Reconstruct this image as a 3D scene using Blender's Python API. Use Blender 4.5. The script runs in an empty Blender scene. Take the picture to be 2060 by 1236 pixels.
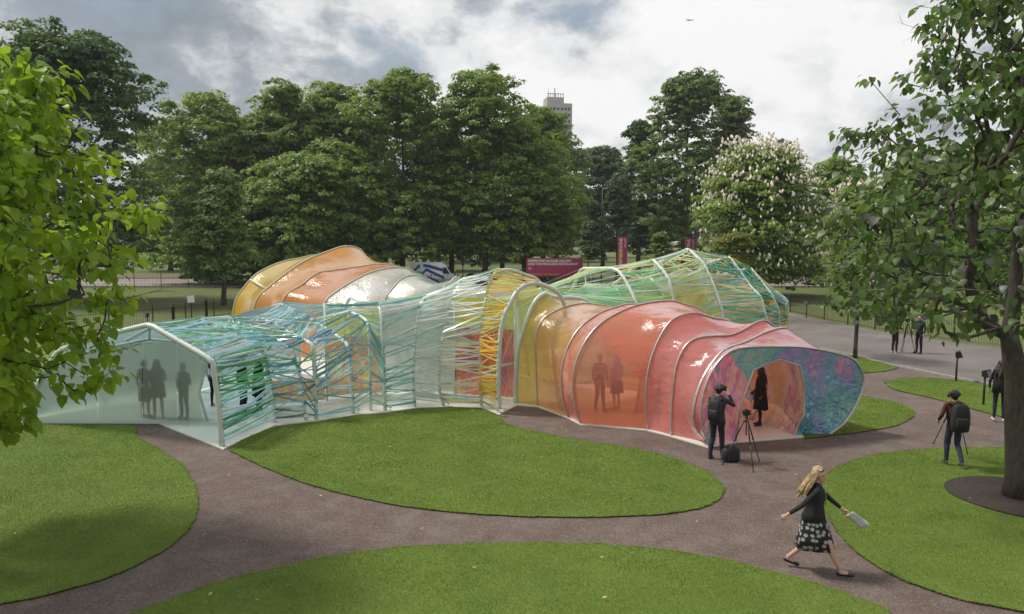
import bpy, bmesh, math, random
import numpy as np
from mathutils import Vector, Matrix, Quaternion, noise as mnoise

random.seed(7)
RNG = np.random.default_rng(11)
R = math.radians
SC = bpy.context.scene
COL = SC.collection

# ------------------------------------------------------------------ camera
CAM_H = 5.2
F_PX, CX, CY = 1440.0, 1030.0, 618.0
PITCH = math.atan2(618 - 485, F_PX)
cam_d = bpy.data.cameras.new('camera')
cam_d.sensor_width = 36.0
cam_d.lens = F_PX / 2060 * 36.0
cam_d.clip_start = 0.1
cam_d.clip_end = 5000
cam = bpy.data.objects.new('camera', cam_d)
cam.location = (0, 0, CAM_H)
cam.rotation_euler = (math.pi / 2 - PITCH, 0, 0)
COL.objects.link(cam)
SC.camera = cam

# ------------------------------------------------------------------ world: sky with broken cloud, one veiled sun
SUN_EL, SUN_AZ = R(56), R(-72)          # azimuth measured from +Y (view direction) towards +X
world = bpy.data.worlds.new('World')
SC.world = world
world.use_nodes = True
_wn, _wl = world.node_tree.nodes, world.node_tree.links
_wn.clear()
def _w(t, **k):
    n = _wn.new(t)
    for a, b in k.items():
        setattr(n, a, b)
    return n
def _wmath(op, a, b=None, clamp=False):
    n = _w('ShaderNodeMath', operation=op, use_clamp=clamp)
    for i, v in enumerate((a, b)):
        if v is None: continue
        if isinstance(v, (int, float)): n.inputs[i].default_value = v
        else: _wl.new(v, n.inputs[i])
    return n.outputs[0]
def _wramp(fac, stops):
    n = _w('ShaderNodeValToRGB')
    _wl.new(fac, n.inputs[0])
    e = n.color_ramp.elements
    e[0].position, e[0].color = stops[0][0], (*stops[0][1], 1)
    e[1].position, e[1].color = stops[-1][0], (*stops[-1][1], 1)
    for p, c in stops[1:-1]:
        q = e.new(p); q.color = (*c, 1)
    return n.outputs[0]
def _wmix(f, a, b):
    n = _w('ShaderNodeMix', data_type='RGBA')
    for i, v in ((0, f), (6, a), (7, b)):
        if isinstance(v, (int, float)): n.inputs[i].default_value = v
        elif isinstance(v, tuple): n.inputs[i].default_value = (*v, 1)
        else: _wl.new(v, n.inputs[i])
    return n.outputs[2]
_tc = _w('ShaderNodeTexCoord')
_sep = _w('ShaderNodeSeparateXYZ'); _wl.new(_tc.outputs['Generated'], _sep.inputs[0])
_zz = _wmath('MAXIMUM', _wmath('ADD', _sep.outputs[2], 0.30), 0.05)
_cmb = _w('ShaderNodeCombineXYZ')
_wl.new(_wmath('DIVIDE', _sep.outputs[0], _zz), _cmb.inputs[0])
_wl.new(_wmath('DIVIDE', _sep.outputs[1], _zz), _cmb.inputs[1])
_cmb.inputs[2].default_value = 2.3
def _wnoise(scale, det, rough, dist, off):
    m = _w('ShaderNodeMapping'); m.inputs['Location'].default_value = off
    m.inputs['Scale'].default_value = (1.0, 1.0, 1.6)
    _wl.new(_tc.outputs['Generated'], m.inputs[0])
    n = _w('ShaderNodeTexNoise'); n.inputs['Scale'].default_value = scale
    n.inputs['Detail'].default_value = det; n.inputs['Roughness'].default_value = rough
    n.inputs['Distortion'].default_value = dist
    _wl.new(m.outputs[0], n.inputs['Vector'])
    return n.outputs[0]
CLOUD_OFF = (2.2, 8.8, 1.5)
_big = _wnoise(1.5, 2, 0.5, 0.3, CLOUD_OFF)
_mid = _wnoise(4.8, 12, 0.60, 0.12, CLOUD_OFF)
_fine = _wnoise(11.0, 8, 0.6, 0.6, (3.1, 9.4, 4.0))
_d = _wmath('ADD', _wmath('MULTIPLY', _big, 0.36), _wmath('ADD', _wmath('MULTIPLY', _mid, 0.50), _wmath('MULTIPLY', _fine, 0.16)))
_cloud = _wramp(_d, [(0.41, (1.2, 1.42, 1.66)), (0.462, (1.75, 1.98, 2.22)), (0.492, (2.95, 3.1, 3.25)), (0.518, (4.25, 4.3, 4.36)), (0.575, (5.3, 5.28, 5.25))])
_sky = _w('ShaderNodeTexSky', sky_type='NISHITA', sun_disc=False)
_sky.sun_elevation = SUN_EL
_sky.sun_rotation = SUN_AZ
_sky.air_density = 1.2; _sky.dust_density = 1.5
_cover = _wramp(_mid, [(0.32, (0.78, 0.78, 0.78)), (0.5, (1.0, 1.0, 1.0))])
_skyc = _wmix(_cover, _sky.outputs[0], _cloud)
_bg = _w('ShaderNodeBackground')
_wl.new(_skyc, _bg.inputs[0])
_bg.inputs[1].default_value = 0.10
_wo = _w('ShaderNodeOutputWorld'); _wl.new(_bg.outputs[0], _wo.inputs[0])

sun_d = bpy.data.lights.new('sun', 'SUN')
sun_d.energy = 2.0
sun_d.angle = R(9)
sun_d.color = (1.0, 0.95, 0.87)
sun = bpy.data.objects.new('sun', sun_d)
_sv = Vector((math.sin(SUN_AZ) * math.cos(SUN_EL), math.cos(SUN_AZ) * math.cos(SUN_EL), math.sin(SUN_EL)))
sun.rotation_euler = (-_sv).to_track_quat('-Z', 'Y').to_euler()
sun.location = (20, 30, 60)
COL.objects.link(sun)

SC.view_settings.view_transform = 'Standard'
SC.view_settings.look = 'None'
SC.view_settings.exposure = 0.9
SC.view_settings.gamma = 1.0
SC.view_settings.use_curve_mapping = False
SC.render.engine = 'CYCLES'
cy = SC.cycles
cy.max_bounces = 10; cy.diffuse_bounces = 4; cy.glossy_bounces = 4; cy.transmission_bounces = 8
cy.transparent_max_bounces = 24
cy.caustics_reflective = False; cy.caustics_refractive = False
cy.use_denoising = True

# ------------------------------------------------------------------ layout: photograph pixels -> points on real surfaces
_cp, _sp = math.cos(PITCH), math.sin(PITCH)
def ray(x, y):
    u, v = (x - CX) / F_PX, (CY - y) / F_PX
    return np.array((u, v * _sp + _cp, v * _cp - _sp))
ORG = np.array((0.0, 0.0, CAM_H))
def G(x, y, z=0.0):
    d = ray(x, y); t = (z - CAM_H) / d[2]
    return ORG + d * t
def AT(x, y, Y):
    d = ray(x, y)
    return ORG + d * (Y / d[1])
def PV(x, y, A, D):
    """point of the vertical plane through ground point A with horizontal direction D -> (t, z)"""
    d = ray(x, y)
    # A + D t = k d (xy)
    M = np.array(((D[0], -d[0]), (D[1], -d[1])))
    t, k = np.linalg.solve(M, -np.array(A[:2]))
    return t, CAM_H + k * d[2]

# ------------------------------------------------------------------ object helpers
def tag(o, label=None, cat=None, group=None, kind=None):
    if label: o['label'] = label
    if cat: o['category'] = cat
    if group: o['group'] = group
    if kind: o['kind'] = kind
    return o
def empty(name, loc=(0, 0, 0), rz=0.0, label=None, cat=None, group=None):
    o = bpy.data.objects.new(name, None)
    o.empty_display_size = 0.2
    o.location = loc; o.rotation_euler = (0, 0, rz)
    COL.objects.link(o)
    return tag(o, label, cat, group)
def link(name, me, parent=None, loc=None):
    o = bpy.data.objects.new(name, me)
    COL.objects.link(o)
    if parent is not None: o.parent = parent
    if loc is not None: o.location = loc
    return o
def copy_tree(o, parent=None):
    c = o.copy(); COL.objects.link(c); c.parent = parent
    for ch in list(o.children): copy_tree(ch, c)
    return c

class MB:
    """collects polygons; build() links them as one mesh object"""
    def __init__(s):
        s.v, s.f, s.m, s.uv = [], [], [], None
    def add(s, vs, fs, mi=0):
        b = len(s.v)
        s.v.extend([tuple(map(float, p)) for p in vs])
        s.f.extend([tuple(i + b for i in f) for f in fs])
        s.m.extend([mi] * len(fs))
    def box(s, c, d, rot=None, mi=0, taper=1.0):
        x, y, z = d[0] / 2, d[1] / 2, d[2] / 2
        P = [(-x, -y, -z), (x, -y, -z), (x, y, -z), (-x, y, -z), (-x * taper, -y * taper, z), (x * taper, -y * taper, z), (x * taper, y * taper, z), (-x * taper, y * taper, z)]
        M = Matrix.Identity(3) if rot is None else rot
        s.add([(M @ Vector(p)) + Vector(c) for p in P], [(0, 3, 2, 1), (4, 5, 6, 7), (0, 1, 5, 4), (1, 2, 6, 5), (2, 3, 7, 6), (3, 0, 4, 7)], mi)
    def tube(s, pts, r, n=8, mi=0, closed=False, cap=True, flat=None):
        pts = [Vector(p) for p in pts]
        N = len(pts)
        rs = [r] * N if isinstance(r, (int, float)) else list(r)
        prev = None; vs = []
        for i, p in enumerate(pts):
            if closed: t = pts[(i + 1) % N] - pts[i - 1]
            else: t = pts[min(i + 1, N - 1)] - pts[max(i - 1, 0)]
            t = t.normalized() if t.length > 1e-9 else Vector((0, 0, 1))
            if prev is None:
                a = Vector((0, 0, 1)) if abs(t.z) < 0.9 else Vector((1, 0, 0))
                u = t.cross(a).normalized()
            else:
                u = prev - t * prev.dot(t)
                u = u.normalized() if u.length > 1e-6 else t.orthogonal().normalized()
            prev = u
            w = t.cross(u)
            for k in range(n):
                a = 2 * math.pi * k / n
                vs.append(p + (u * math.cos(a) + w * math.sin(a) * (flat or 1.0)) * rs[i])
        fs = []
        M = N if closed else N - 1
        for i in range(M):
            j = (i + 1) % N
            for k in range(n):
                k2 = (k + 1) % n
                fs.append((i * n + k, i * n + k2, j * n + k2, j * n + k))
        if cap and not closed:
            fs.append(tuple(reversed(range(n)))); fs.append(tuple(range((N - 1) * n, N * n)))
        s.add(vs, fs, mi)
    def loft(s, rings, closed=True, cap=False, mi=0):
        n = len(rings[0]); vs = [p for rg in rings for p in rg]; fs = []
        for i in range(len(rings) - 1):
            for k in range(n if closed else n - 1):
                k2 = (k + 1) % n
                fs.append((i * n + k, i * n + k2, (i + 1) * n + k2, (i + 1) * n + k))
        if cap:
            fs.append(tuple(reversed(range(n)))); fs.append(tuple(range((len(rings) - 1) * n, len(rings) * n)))
        s.add(vs, fs, mi)
    def lathe(s, prof, c=(0, 0, 0), n=16, mi=0):
        s.loft([[(c[0] + r * math.cos(2 * math.pi * k / n), c[1] + r * math.sin(2 * math.pi * k / n), c[2] + z) for k in range(n)] for r, z in prof], True, True, mi)
    def mesh(s, name, mats, smooth=False):
        me = bpy.data.meshes.new(name)
        me.from_pydata(s.v, [], s.f)
        for m in (mats if isinstance(mats, (list, tuple)) else [mats]): me.materials.append(m)
        if any(s.m): me.polygons.foreach_set('material_index', s.m)
        if smooth: me.polygons.foreach_set('use_smooth', [True] * len(me.polygons))
        me.update()
        return me
    def build(s, name, mats, parent=None, smooth=False, **k):
        o = link(name, s.mesh(name, mats, smooth), parent)
        return tag(o, **k)

def np_mesh(name, V, F, mats, mi=None, smooth=False, uv=None):
    """fast mesh from numpy arrays, F is (n,3) or (n,4)"""
    me = bpy.data.meshes.new(name)
    nv, (nf, k) = len(V), F.shape
    me.vertices.add(nv); me.vertices.foreach_set('co', np.ascontiguousarray(V, dtype=np.float32).ravel())
    me.loops.add(nf * k); me.loops.foreach_set('vertex_index', np.ascontiguousarray(F, dtype=np.int32).ravel())
    me.polygons.add(nf)
    me.polygons.foreach_set('loop_start', np.arange(0, nf * k, k, dtype=np.int32))
    for m in (mats if isinstance(mats, (list, tuple)) else [mats]): me.materials.append(m)
    if mi is not None: me.polygons.foreach_set('material_index', np.ascontiguousarray(mi, dtype=np.int32))
    if smooth: me.polygons.foreach_set('use_smooth', np.ones(nf, dtype=bool))
    me.update(calc_edges=True)
    return me

def spline(pts, n):
    """Catmull-Rom through pts, resampled to n points of equal arc length"""
    P = np.array(pts, float)
    if len(P) == 2:
        t = np.linspace(0, 1, n)[:, None]
        return P[0] * (1 - t) + P[1] * t
    Q = np.vstack([2 * P[0] - P[1], P, 2 * P[-1] - P[-2]])
    out = []
    for i in range(len(P) - 1):
        p0, p1, p2, p3 = Q[i:i + 4]
        for t in np.linspace(0, 1, 14, endpoint=False):
            out.append(0.5 * ((2 * p1) + (-p0 + p2) * t + (2 * p0 - 5 * p1 + 4 * p2 - p3) * t * t + (-p0 + 3 * p1 - 3 * p2 + p3) * t ** 3))
    out.append(P[-1])
    return resample(np.array(out), n)
def resample(P, n):
    P = np.array(P, float)
    L = np.r_[0, np.cumsum(np.linalg.norm(np.diff(P, axis=0), axis=1))]
    s = np.linspace(0, L[-1], n)
    return np.stack([np.interp(s, L, P[:, k]) for k in range(P.shape[1])], 1)

# ------------------------------------------------------------------ material helpers
class NT:
    def __init__(s, name):
        s.mat = bpy.data.materials.new(name); s.mat.use_nodes = True
        s.t = s.mat.node_tree; s.n = s.t.nodes; s.l = s.t.links; s.n.clear()
        s.out = s.n.new('ShaderNodeOutputMaterial')
    def set(s, sock, v):
        if v is None: return
        if isinstance(v, bpy.types.NodeSocket): s.l.new(v, sock)
        elif isinstance(v, tuple) and len(v) == 3 and sock.type == 'RGBA': sock.default_value = (*v, 1)
        else: sock.default_value = v
    def node(s, t, ins=None, **k):
        n = s.n.new(t)
        for a, b in k.items(): setattr(n, a, b)
        for a, b in (ins or {}).items(): s.set(n.inputs[a], b)
        return n
    def coord(s, which='Object', scale=None, rot=None):
        o = s.node('ShaderNodeTexCoord').outputs[which] if which != 'World' else s.node('ShaderNodeNewGeometry').outputs['Position']
        if scale is not None or rot is not None:
            m = s.node('ShaderNodeMapping', {0: o})
            if scale is not None: m.inputs['Scale'].default_value = scale if isinstance(scale, tuple) else (scale,) * 3
            if rot is not None: m.inputs['Rotation'].default_value = rot
            o = m.outputs[0]
        return o
    def noise(s, vec, scale, det=4, rough=0.5, dist=0.0):
        return s.node('ShaderNodeTexNoise', {'Vector': vec, 'Scale': scale, 'Detail': det, 'Roughness': rough, 'Distortion': dist}).outputs[0]
    def ramp(s, fac, stops, interp='LINEAR'):
        n = s.node('ShaderNodeValToRGB', {0: fac}); cr = n.color_ramp; cr.interpolation = interp
        e = cr.elements
        e[0].position, e[0].color = stops[0][0], (*stops[0][1], 1)
        e[1].position, e[1].color = stops[-1][0], (*stops[-1][1], 1)
        for p, c in stops[1:-1]: e.new(p).color = (*c, 1)
        return n.outputs[0]
    def mix(s, f, a, b, blend='MIX'):
        n = s.node('ShaderNodeMix', data_type='RGBA', blend_type=blend)
        s.set(n.inputs[0], f); s.set(n.inputs[6], a); s.set(n.inputs[7], b)
        return n.outputs[2]
    def math(s, op, a, b=None, c=None, clamp=False):
        n = s.node('ShaderNodeMath', operation=op, use_clamp=clamp)
        for i, v in enumerate((a, b, c)): s.set(n.inputs[i], v)
        return n.outputs[0]
    def bump(s, h, strength=0.3, dist=0.02, normal=None):
        n = s.node('ShaderNodeBump', {'Height': h, 'Strength': strength, 'Distance': dist})
        if normal is not None: s.l.new(normal, n.inputs['Normal'])
        return n.outputs[0]
    def pbr(s, col, rough=0.6, metal=0.0, normal=None, **k):
        n = s.node('ShaderNodeBsdfPrincipled', {'Base Color': col, 'Roughness': rough, 'Metallic': metal})
        if normal is not None: s.l.new(normal, n.inputs['Normal'])
        for a, b in k.items(): s.set(n.inputs[a], b)
        return n.outputs[0]
    def mixs(s, f, a, b):
        n = s.node('ShaderNodeMixShader'); s.set(n.inputs[0], f); s.l.new(a, n.inputs[1]); s.l.new(b, n.inputs[2])
        return n.outputs[0]
    def done(s, sh, disp=None):
        s.l.new(sh, s.out.inputs[0]); return s.mat
_plain = {}
def plain(name, col, rough=0.6, metal=0.0, var=0.12, scale=6.0, bump=0.0):
    if name in _plain: return _plain[name]
    t = NT(name)
    v = t.noise(t.coord('Object'), scale, 5, 0.6)
    c = t.ramp(v, [(0.25, tuple(x * (1 - var) for x in col)), (0.75, tuple(min(1, x * (1 + var)) for x in col))])
    nm = t.bump(t.noise(t.coord('Object'), scale * 8, 4), bump, 0.01) if bump else None
    _plain[name] = t.done(t.pbr(c, rough, metal, nm))
    return _plain[name]
# ================================================================== ground, paths, lawns, roads
def m_gravel():
    t = NT('brown gravel')
    p = t.coord('World')
    a = t.noise(p, 0.35, 5, 0.6); b = t.noise(p, 2.2, 6, 0.65); c = t.noise(p, 34, 5, 0.75); d = t.noise(p, 11, 4, 0.7)
    col = t.ramp(a, [(0.3, (0.106, 0.073, 0.060)), (0.55, (0.149, 0.109, 0.091)), (0.75, (0.187, 0.141, 0.119))])
    col = t.mix(t.ramp(t.noise(p, 0.75, 7, 0.72, 0.6), [(0.46, (0.0,) * 3), (0.62, (0.55,) * 3)]), col, (0.21, 0.175, 0.15))
    col = t.mix(t.ramp(b, [(0.35, (0.6,) * 3), (0.6, (0.0,) * 3)]), col, (0.086, 0.058, 0.047))
    col = t.mix(t.ramp(c, [(0.38, (0.75,) * 3), (0.5, (0.0,) * 3)]), col, (0.051, 0.035, 0.030))
    col = t.mix(t.ramp(c, [(0.58, (0.0,) * 3), (0.72, (0.8,) * 3)]), col, (0.302, 0.242, 0.207))
    vo = t.node('ShaderNodeTexVoronoi', {'Vector': p, 'Scale': 42.0}); sv = t.node('ShaderNodeSeparateColor', {0: vo.outputs['Color']}).outputs[0]
    col = t.mix(t.ramp(sv, [(0.0, (0.35,) * 3), (0.35, (0.0,) * 3)]), col, (0.048, 0.033, 0.028))
    col = t.mix(t.ramp(sv, [(0.8, (0.0,) * 3), (1.0, (0.5,) * 3)]), col, (0.276, 0.216, 0.181))
    h = t.math('ADD', c, t.math('MULTIPLY', d, 0.8))
    return t.done(t.pbr(col, 0.95, 0, t.bump(h, 0.75, 0.02)))
def m_lawn():
    t = NT('mown lawn turf')
    p = t.coord('World')
    a = t.noise(p, 0.5, 5, 0.6); b = t.noise(p, 3.0, 6, 0.65); c = t.noise(p, 60, 3, 0.7)
    col = t.ramp(a, [(0.3, (0.130, 0.201, 0.025)), (0.55, (0.172, 0.247, 0.032)), (0.75, (0.225, 0.283, 0.042))])
    col = t.mix(t.ramp(b, [(0.4, (0.5,) * 3), (0.65, (0.0,) * 3)]), col, (0.102, 0.170, 0.022))
    col = t.mix(t.ramp(c, [(0.4, (0.55,) * 3), (0.6, (0.0,) * 3)]), col, (0.060, 0.102, 0.015))
    return t.done(t.pbr(col, 0.9, 0, t.bump(t.math('ADD', c, b), 0.8, 0.03)))
def m_blade():
    t = NT('grass blade')
    p = t.coord('World')
    a = t.noise(p, 0.55, 5, 0.6); w = t.node('ShaderNodeTexWhiteNoise', {0: t.coord('World', 9.0)}).outputs[0]
    b = t.noise(p, 2.4, 5, 0.65)
    col = t.ramp(a, [(0.3, (0.180, 0.276, 0.033)), (0.55, (0.237, 0.330, 0.041)), (0.75, (0.296, 0.364, 0.057))])
    col = t.mix(t.ramp(b, [(0.38, (0.55,) * 3), (0.6, (0.0,) * 3)]), col, (0.135, 0.228, 0.026))
    col = t.mix(t.math('MULTIPLY', w, 0.2), col, (0.360, 0.392, 0.074))
    col = t.mix(t.ramp(t.noise(p, 0.23, 3, 0.5), [(0.42, (0.0,) * 3), (0.62, (0.45,) * 3)]), col, (0.230, 0.291, 0.045))
    col = t.mix(t.ramp(t.noise(p, 0.9, 5, 0.7), [(0.36, (0.5,) * 3), (0.47, (0.0,) * 3)]), col, (0.082, 0.164, 0.020))
    wv = t.node('ShaderNodeTexWave', {'Vector': t.coord('World', (0.55, 0.9, 1.0)), 'Scale': 0.42, 'Distortion': 5.0, 'Detail': 3.0}).outputs[1]
    col = t.mix(t.math('MULTIPLY', wv, 0.22), col, (0.096, 0.175, 0.020))
    d = t.pbr(col, 0.75)
    tr = t.node('ShaderNodeBsdfTranslucent', {0: col}).outputs[0]
    return t.done(t.mixs(0.3, d, tr))
def m_park():
    t = NT('park grass')
    p = t.coord('World')
    a = t.noise(p, 0.06, 5, 0.6); b = t.noise(p, 0.8, 6, 0.65); c = t.noise(p, 12, 3, 0.7)
    col = t.ramp(a, [(0.35, (0.085, 0.115, 0.022)), (0.6, (0.12, 0.135, 0.035)), (0.75, (0.16, 0.145, 0.06))])
    col = t.mix(t.ramp(b, [(0.4, (0.5,) * 3), (0.65, (0.0,) * 3)]), col, (0.06, 0.09, 0.016))
    return t.done(t.pbr(col, 0.95, 0, t.bump(c, 0.6, 0.05)))
def m_asphalt():
    t = NT('damp asphalt')
    p = t.coord('World')
    a = t.noise(p, 0.25, 6, 0.65); c = t.noise(p, 45, 3, 0.7)
    col = t.ramp(a, [(0.3, (0.105, 0.090, 0.079)), (0.5, (0.158, 0.135, 0.120)), (0.7, (0.221, 0.191, 0.170))])
    col = t.mix(t.ramp(c, [(0.4, (0.4,) * 3), (0.6, (0.0,) * 3)]), col, (0.074, 0.063, 0.055))
    rg = t.ramp(a, [(0.35, (0.32,) * 3), (0.6, (0.75,) * 3)])
    return t.done(t.pbr(col, rg, 0, t.bump(c, 0.25, 0.01)))
M_GRAVEL, M_LAWN, M_BLADE, M_PARK, M_ASPH = m_gravel(), m_lawn(), m_blade(), m_park(), m_asphalt()
M_SOIL = plain('dark soil', (0.040, 0.028, 0.022), 0.95, 0, 0.5, 14, 0.9)
M_ROAD = plain('pale road surface', (0.24, 0.20, 0.185), 0.85, 0, 0.15, 0.5)
M_KERB = plain('granite kerb', (0.30, 0.28, 0.26), 0.8, 0, 0.3, 3, 0.3)
M_WHITEPAINT = plain('white road paint', (0.75, 0.75, 0.73), 0.7)

def sheet(name, pts, z, mat, thick=0.0, side=None, **k):
    """flat polygon sheet with an optional cut edge down to the layer below"""
    bm = bmesh.new()
    vs = [bm.verts.new((p[0], p[1], z)) for p in pts]
    f = bm.faces.new(vs)
    if f.normal.z < 0: f.normal_flip()
    bm.normal_update()
    if f.normal.z < 0: bmesh.ops.reverse_faces(bm, faces=[f])
    if thick:
        n = len(vs)
        lo = [bm.verts.new((p[0], p[1], z - thick)) for p in pts]
        for i in range(n):
            g = bm.faces.new((vs[i], vs[(i + 1) % n], lo[(i + 1) % n], lo[i])); g.material_index = 1
    bmesh.ops.triangulate(bm, faces=[f])
    me = bpy.data.meshes.new(name); bm.to_mesh(me); bm.free()
    me.materials.append(mat)
    if thick: me.materials.append(side or mat)
    o = link(name, me)
    return tag(o, **k)

def gpts(px, closed=True, n=90, smooth=True):
    P = [G(x, y)[:2] for x, y in px]
    if not smooth: return P
    if closed: P = P + [P[0]]
    return [tuple(p) for p in spline(P, n)][: -1 if closed else None]

sheet('ground', [(-900, -40), (900, -40), (900, 2500), (-900, 2500)], -0.03, M_PARK, kind='structure')
sheet('gravel_path', [(-26, 3), (30, 3), (30, 29), (22, 30.5), (14, 33), (-26, 33)], 0.0, M_GRAVEL, kind='structure')

# asphalt drive behind the pavilion, right
drive = [G(1230, 655)[:2], G(1590, 630)[:2], G(1664, 646)[:2], G(1760, 665)[:2], G(1926, 690)[:2], G(2200, 718)[:2], G(2500, 745)[:2], G(2500, 850)[:2],
         G(2100, 795)[:2], G(1925, 762)[:2], G(1800, 737)[:2], G(1690, 711)[:2], G(1600, 690)[:2], G(1500, 680)[:2], G(1230, 690)[:2]]
sheet('asphalt_drive', drive, 0.008, M_ASPH, kind='structure')
# kerb stones, each its own, along the drive's near edge
kerbs = empty('drive_kerb', (0, 0, 0)); tag(kerbs, kind='structure')
kl = resample(np.array([G(1600, 690), G(1690, 711), G(1800, 737), G(1925, 762), G(2100, 795)]), 34)
_ks = MB(); _ks.box((0, 0, 0.02), (0.80, 0.13, 0.09)); _kme = _ks.mesh('kerb_stone', M_KERB)
for a, b in zip(kl[:-1], kl[1:]):
    o = link('kerb_stone', _kme, kerbs, tuple((a + b) / 2))
    o.rotation_euler = (0, 0, math.atan2(b[1] - a[1], b[0] - a[0]))
    o.scale = (np.linalg.norm(b - a) / 0.83, 1, 1)

LAWNS = {}
def lawn(px=None, world=None, dens=1.0, n=110, sm=True):
    P = world if world is not None else gpts(px, True, n * 3, sm)
    P = [(x + 0.03 * mnoise.noise(Vector((x * 2.3, y * 2.3, 1))) + 0.02 * mnoise.noise(Vector((x * 9, y * 9, 4))), y + 0.03 * mnoise.noise(Vector((x * 2.3, y * 2.3, 7))) + 0.02 * mnoise.noise(Vector((x * 9, y * 9, 11)))) for x, y in P]
    o = sheet('lawn', P, 0.03, M_LAWN, 0.03, M_SOIL, kind='structure')
    LAWNS[o.name] = (P, dens)
    return o
lawn([(-420, 850), (0, 856), (200, 857), (268, 861), (276, 880), (320, 907), (366, 938), (394, 985), (396, 1030), (372, 1074), (312, 1120), (220, 1163), (100, 1198), (0, 1218), (-200, 1245), (-500, 1240)], dens=0.8)
lawn([(460, 907), (492, 886), (552, 862), (640, 851), (712, 839), (775, 834), (840, 825), (905, 822), (968, 825), (1000, 837), (1014, 850), (1045, 863), (1150, 885), (1270, 904), (1370, 928), (1432, 958), (1455, 988), (1436, 1013), (1370, 1032), (1250, 1041), (1100, 1042), (950, 1035), (800, 1018), (650, 985), (540, 945)], n=150)
lawn([(260, 1240), (420, 1181), (560, 1145), (720, 1114), (900, 1098), (1100, 1095), (1280, 1103), (1450, 1128), (1600, 1165), (1700, 1198), (1790, 1240), (1700, 1330), (1030, 1400), (380, 1330)])
_bed_c = G(2046, 1003)[:2]
lawn([(1652, 985), (1662, 958), (1700, 934), (1780, 914), (1900, 904), (2060, 903), (2300, 905), (2600, 1000), (2500, 1200), (2260, 1270), (2060, 1234), (1900, 1200), (1800, 1160), (1720, 1110), (1672, 1052), (1653, 1010)])
lawn([(1620, 884), (1720, 872), (1800, 858), (1838, 836), (1822, 818), (1760, 803), (1690, 790), (1600, 780), (1560, 800)], n=60)
lawn([(1778, 770), (1830, 762), (1920, 766), (2060, 790), (2250, 830), (2350, 880), (2200, 872), (2060, 850), (1960, 825), (1870, 801), (1800, 785)], n=60)
lawn([(1560, 694), (1625, 698), (1700, 713), (1770, 729), (1806, 738), (1790, 746), (1730, 752), (1640, 750), (1560, 740)], n=50)
lawn([(-700, 845), (40, 838), (110, 780), (170, 740), (160, 700), (-100, 690), (-700, 720)], n=50, dens=0.5)
# round bed of bare soil under the right-hand tree
sheet('tree_bed', [(_bed_c[0] + 1.25 * math.cos(a) * (1 + .03 * math.sin(3 * a)), _bed_c[1] + 1.25 * math.sin(a)) for a in np.linspace(0, 2 * math.pi, 50)[:-1]], 0.052, M_SOIL, kind='structure')

# road beyond the park railings
sheet('road', [(-260, 81), (260, 81), (260, 99), (-260, 99)], -0.010, M_ROAD, kind='structure')
sheet('road_marking', [(-200, 89.9), (200, 89.9), (200, 90.1), (-200, 90.1)], -0.004, M_WHITEPAINT, kind='structure')
for y0 in (80.85, 99.0):
    kb = MB(); kb.box((0, y0 + 0.075, 0.04), (520, 0.15, 0.14)); tag(kb.build('road_kerb', M_KERB), kind='structure')
M_TAN = plain('worn tan earth', (0.20, 0.15, 0.095), 0.95, 0, 0.3, 0.3)
sheet('riding_track', [(-260, 104), (260, 104), (260, 112), (-260, 112)], -0.018, M_TAN, kind='structure')

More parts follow.
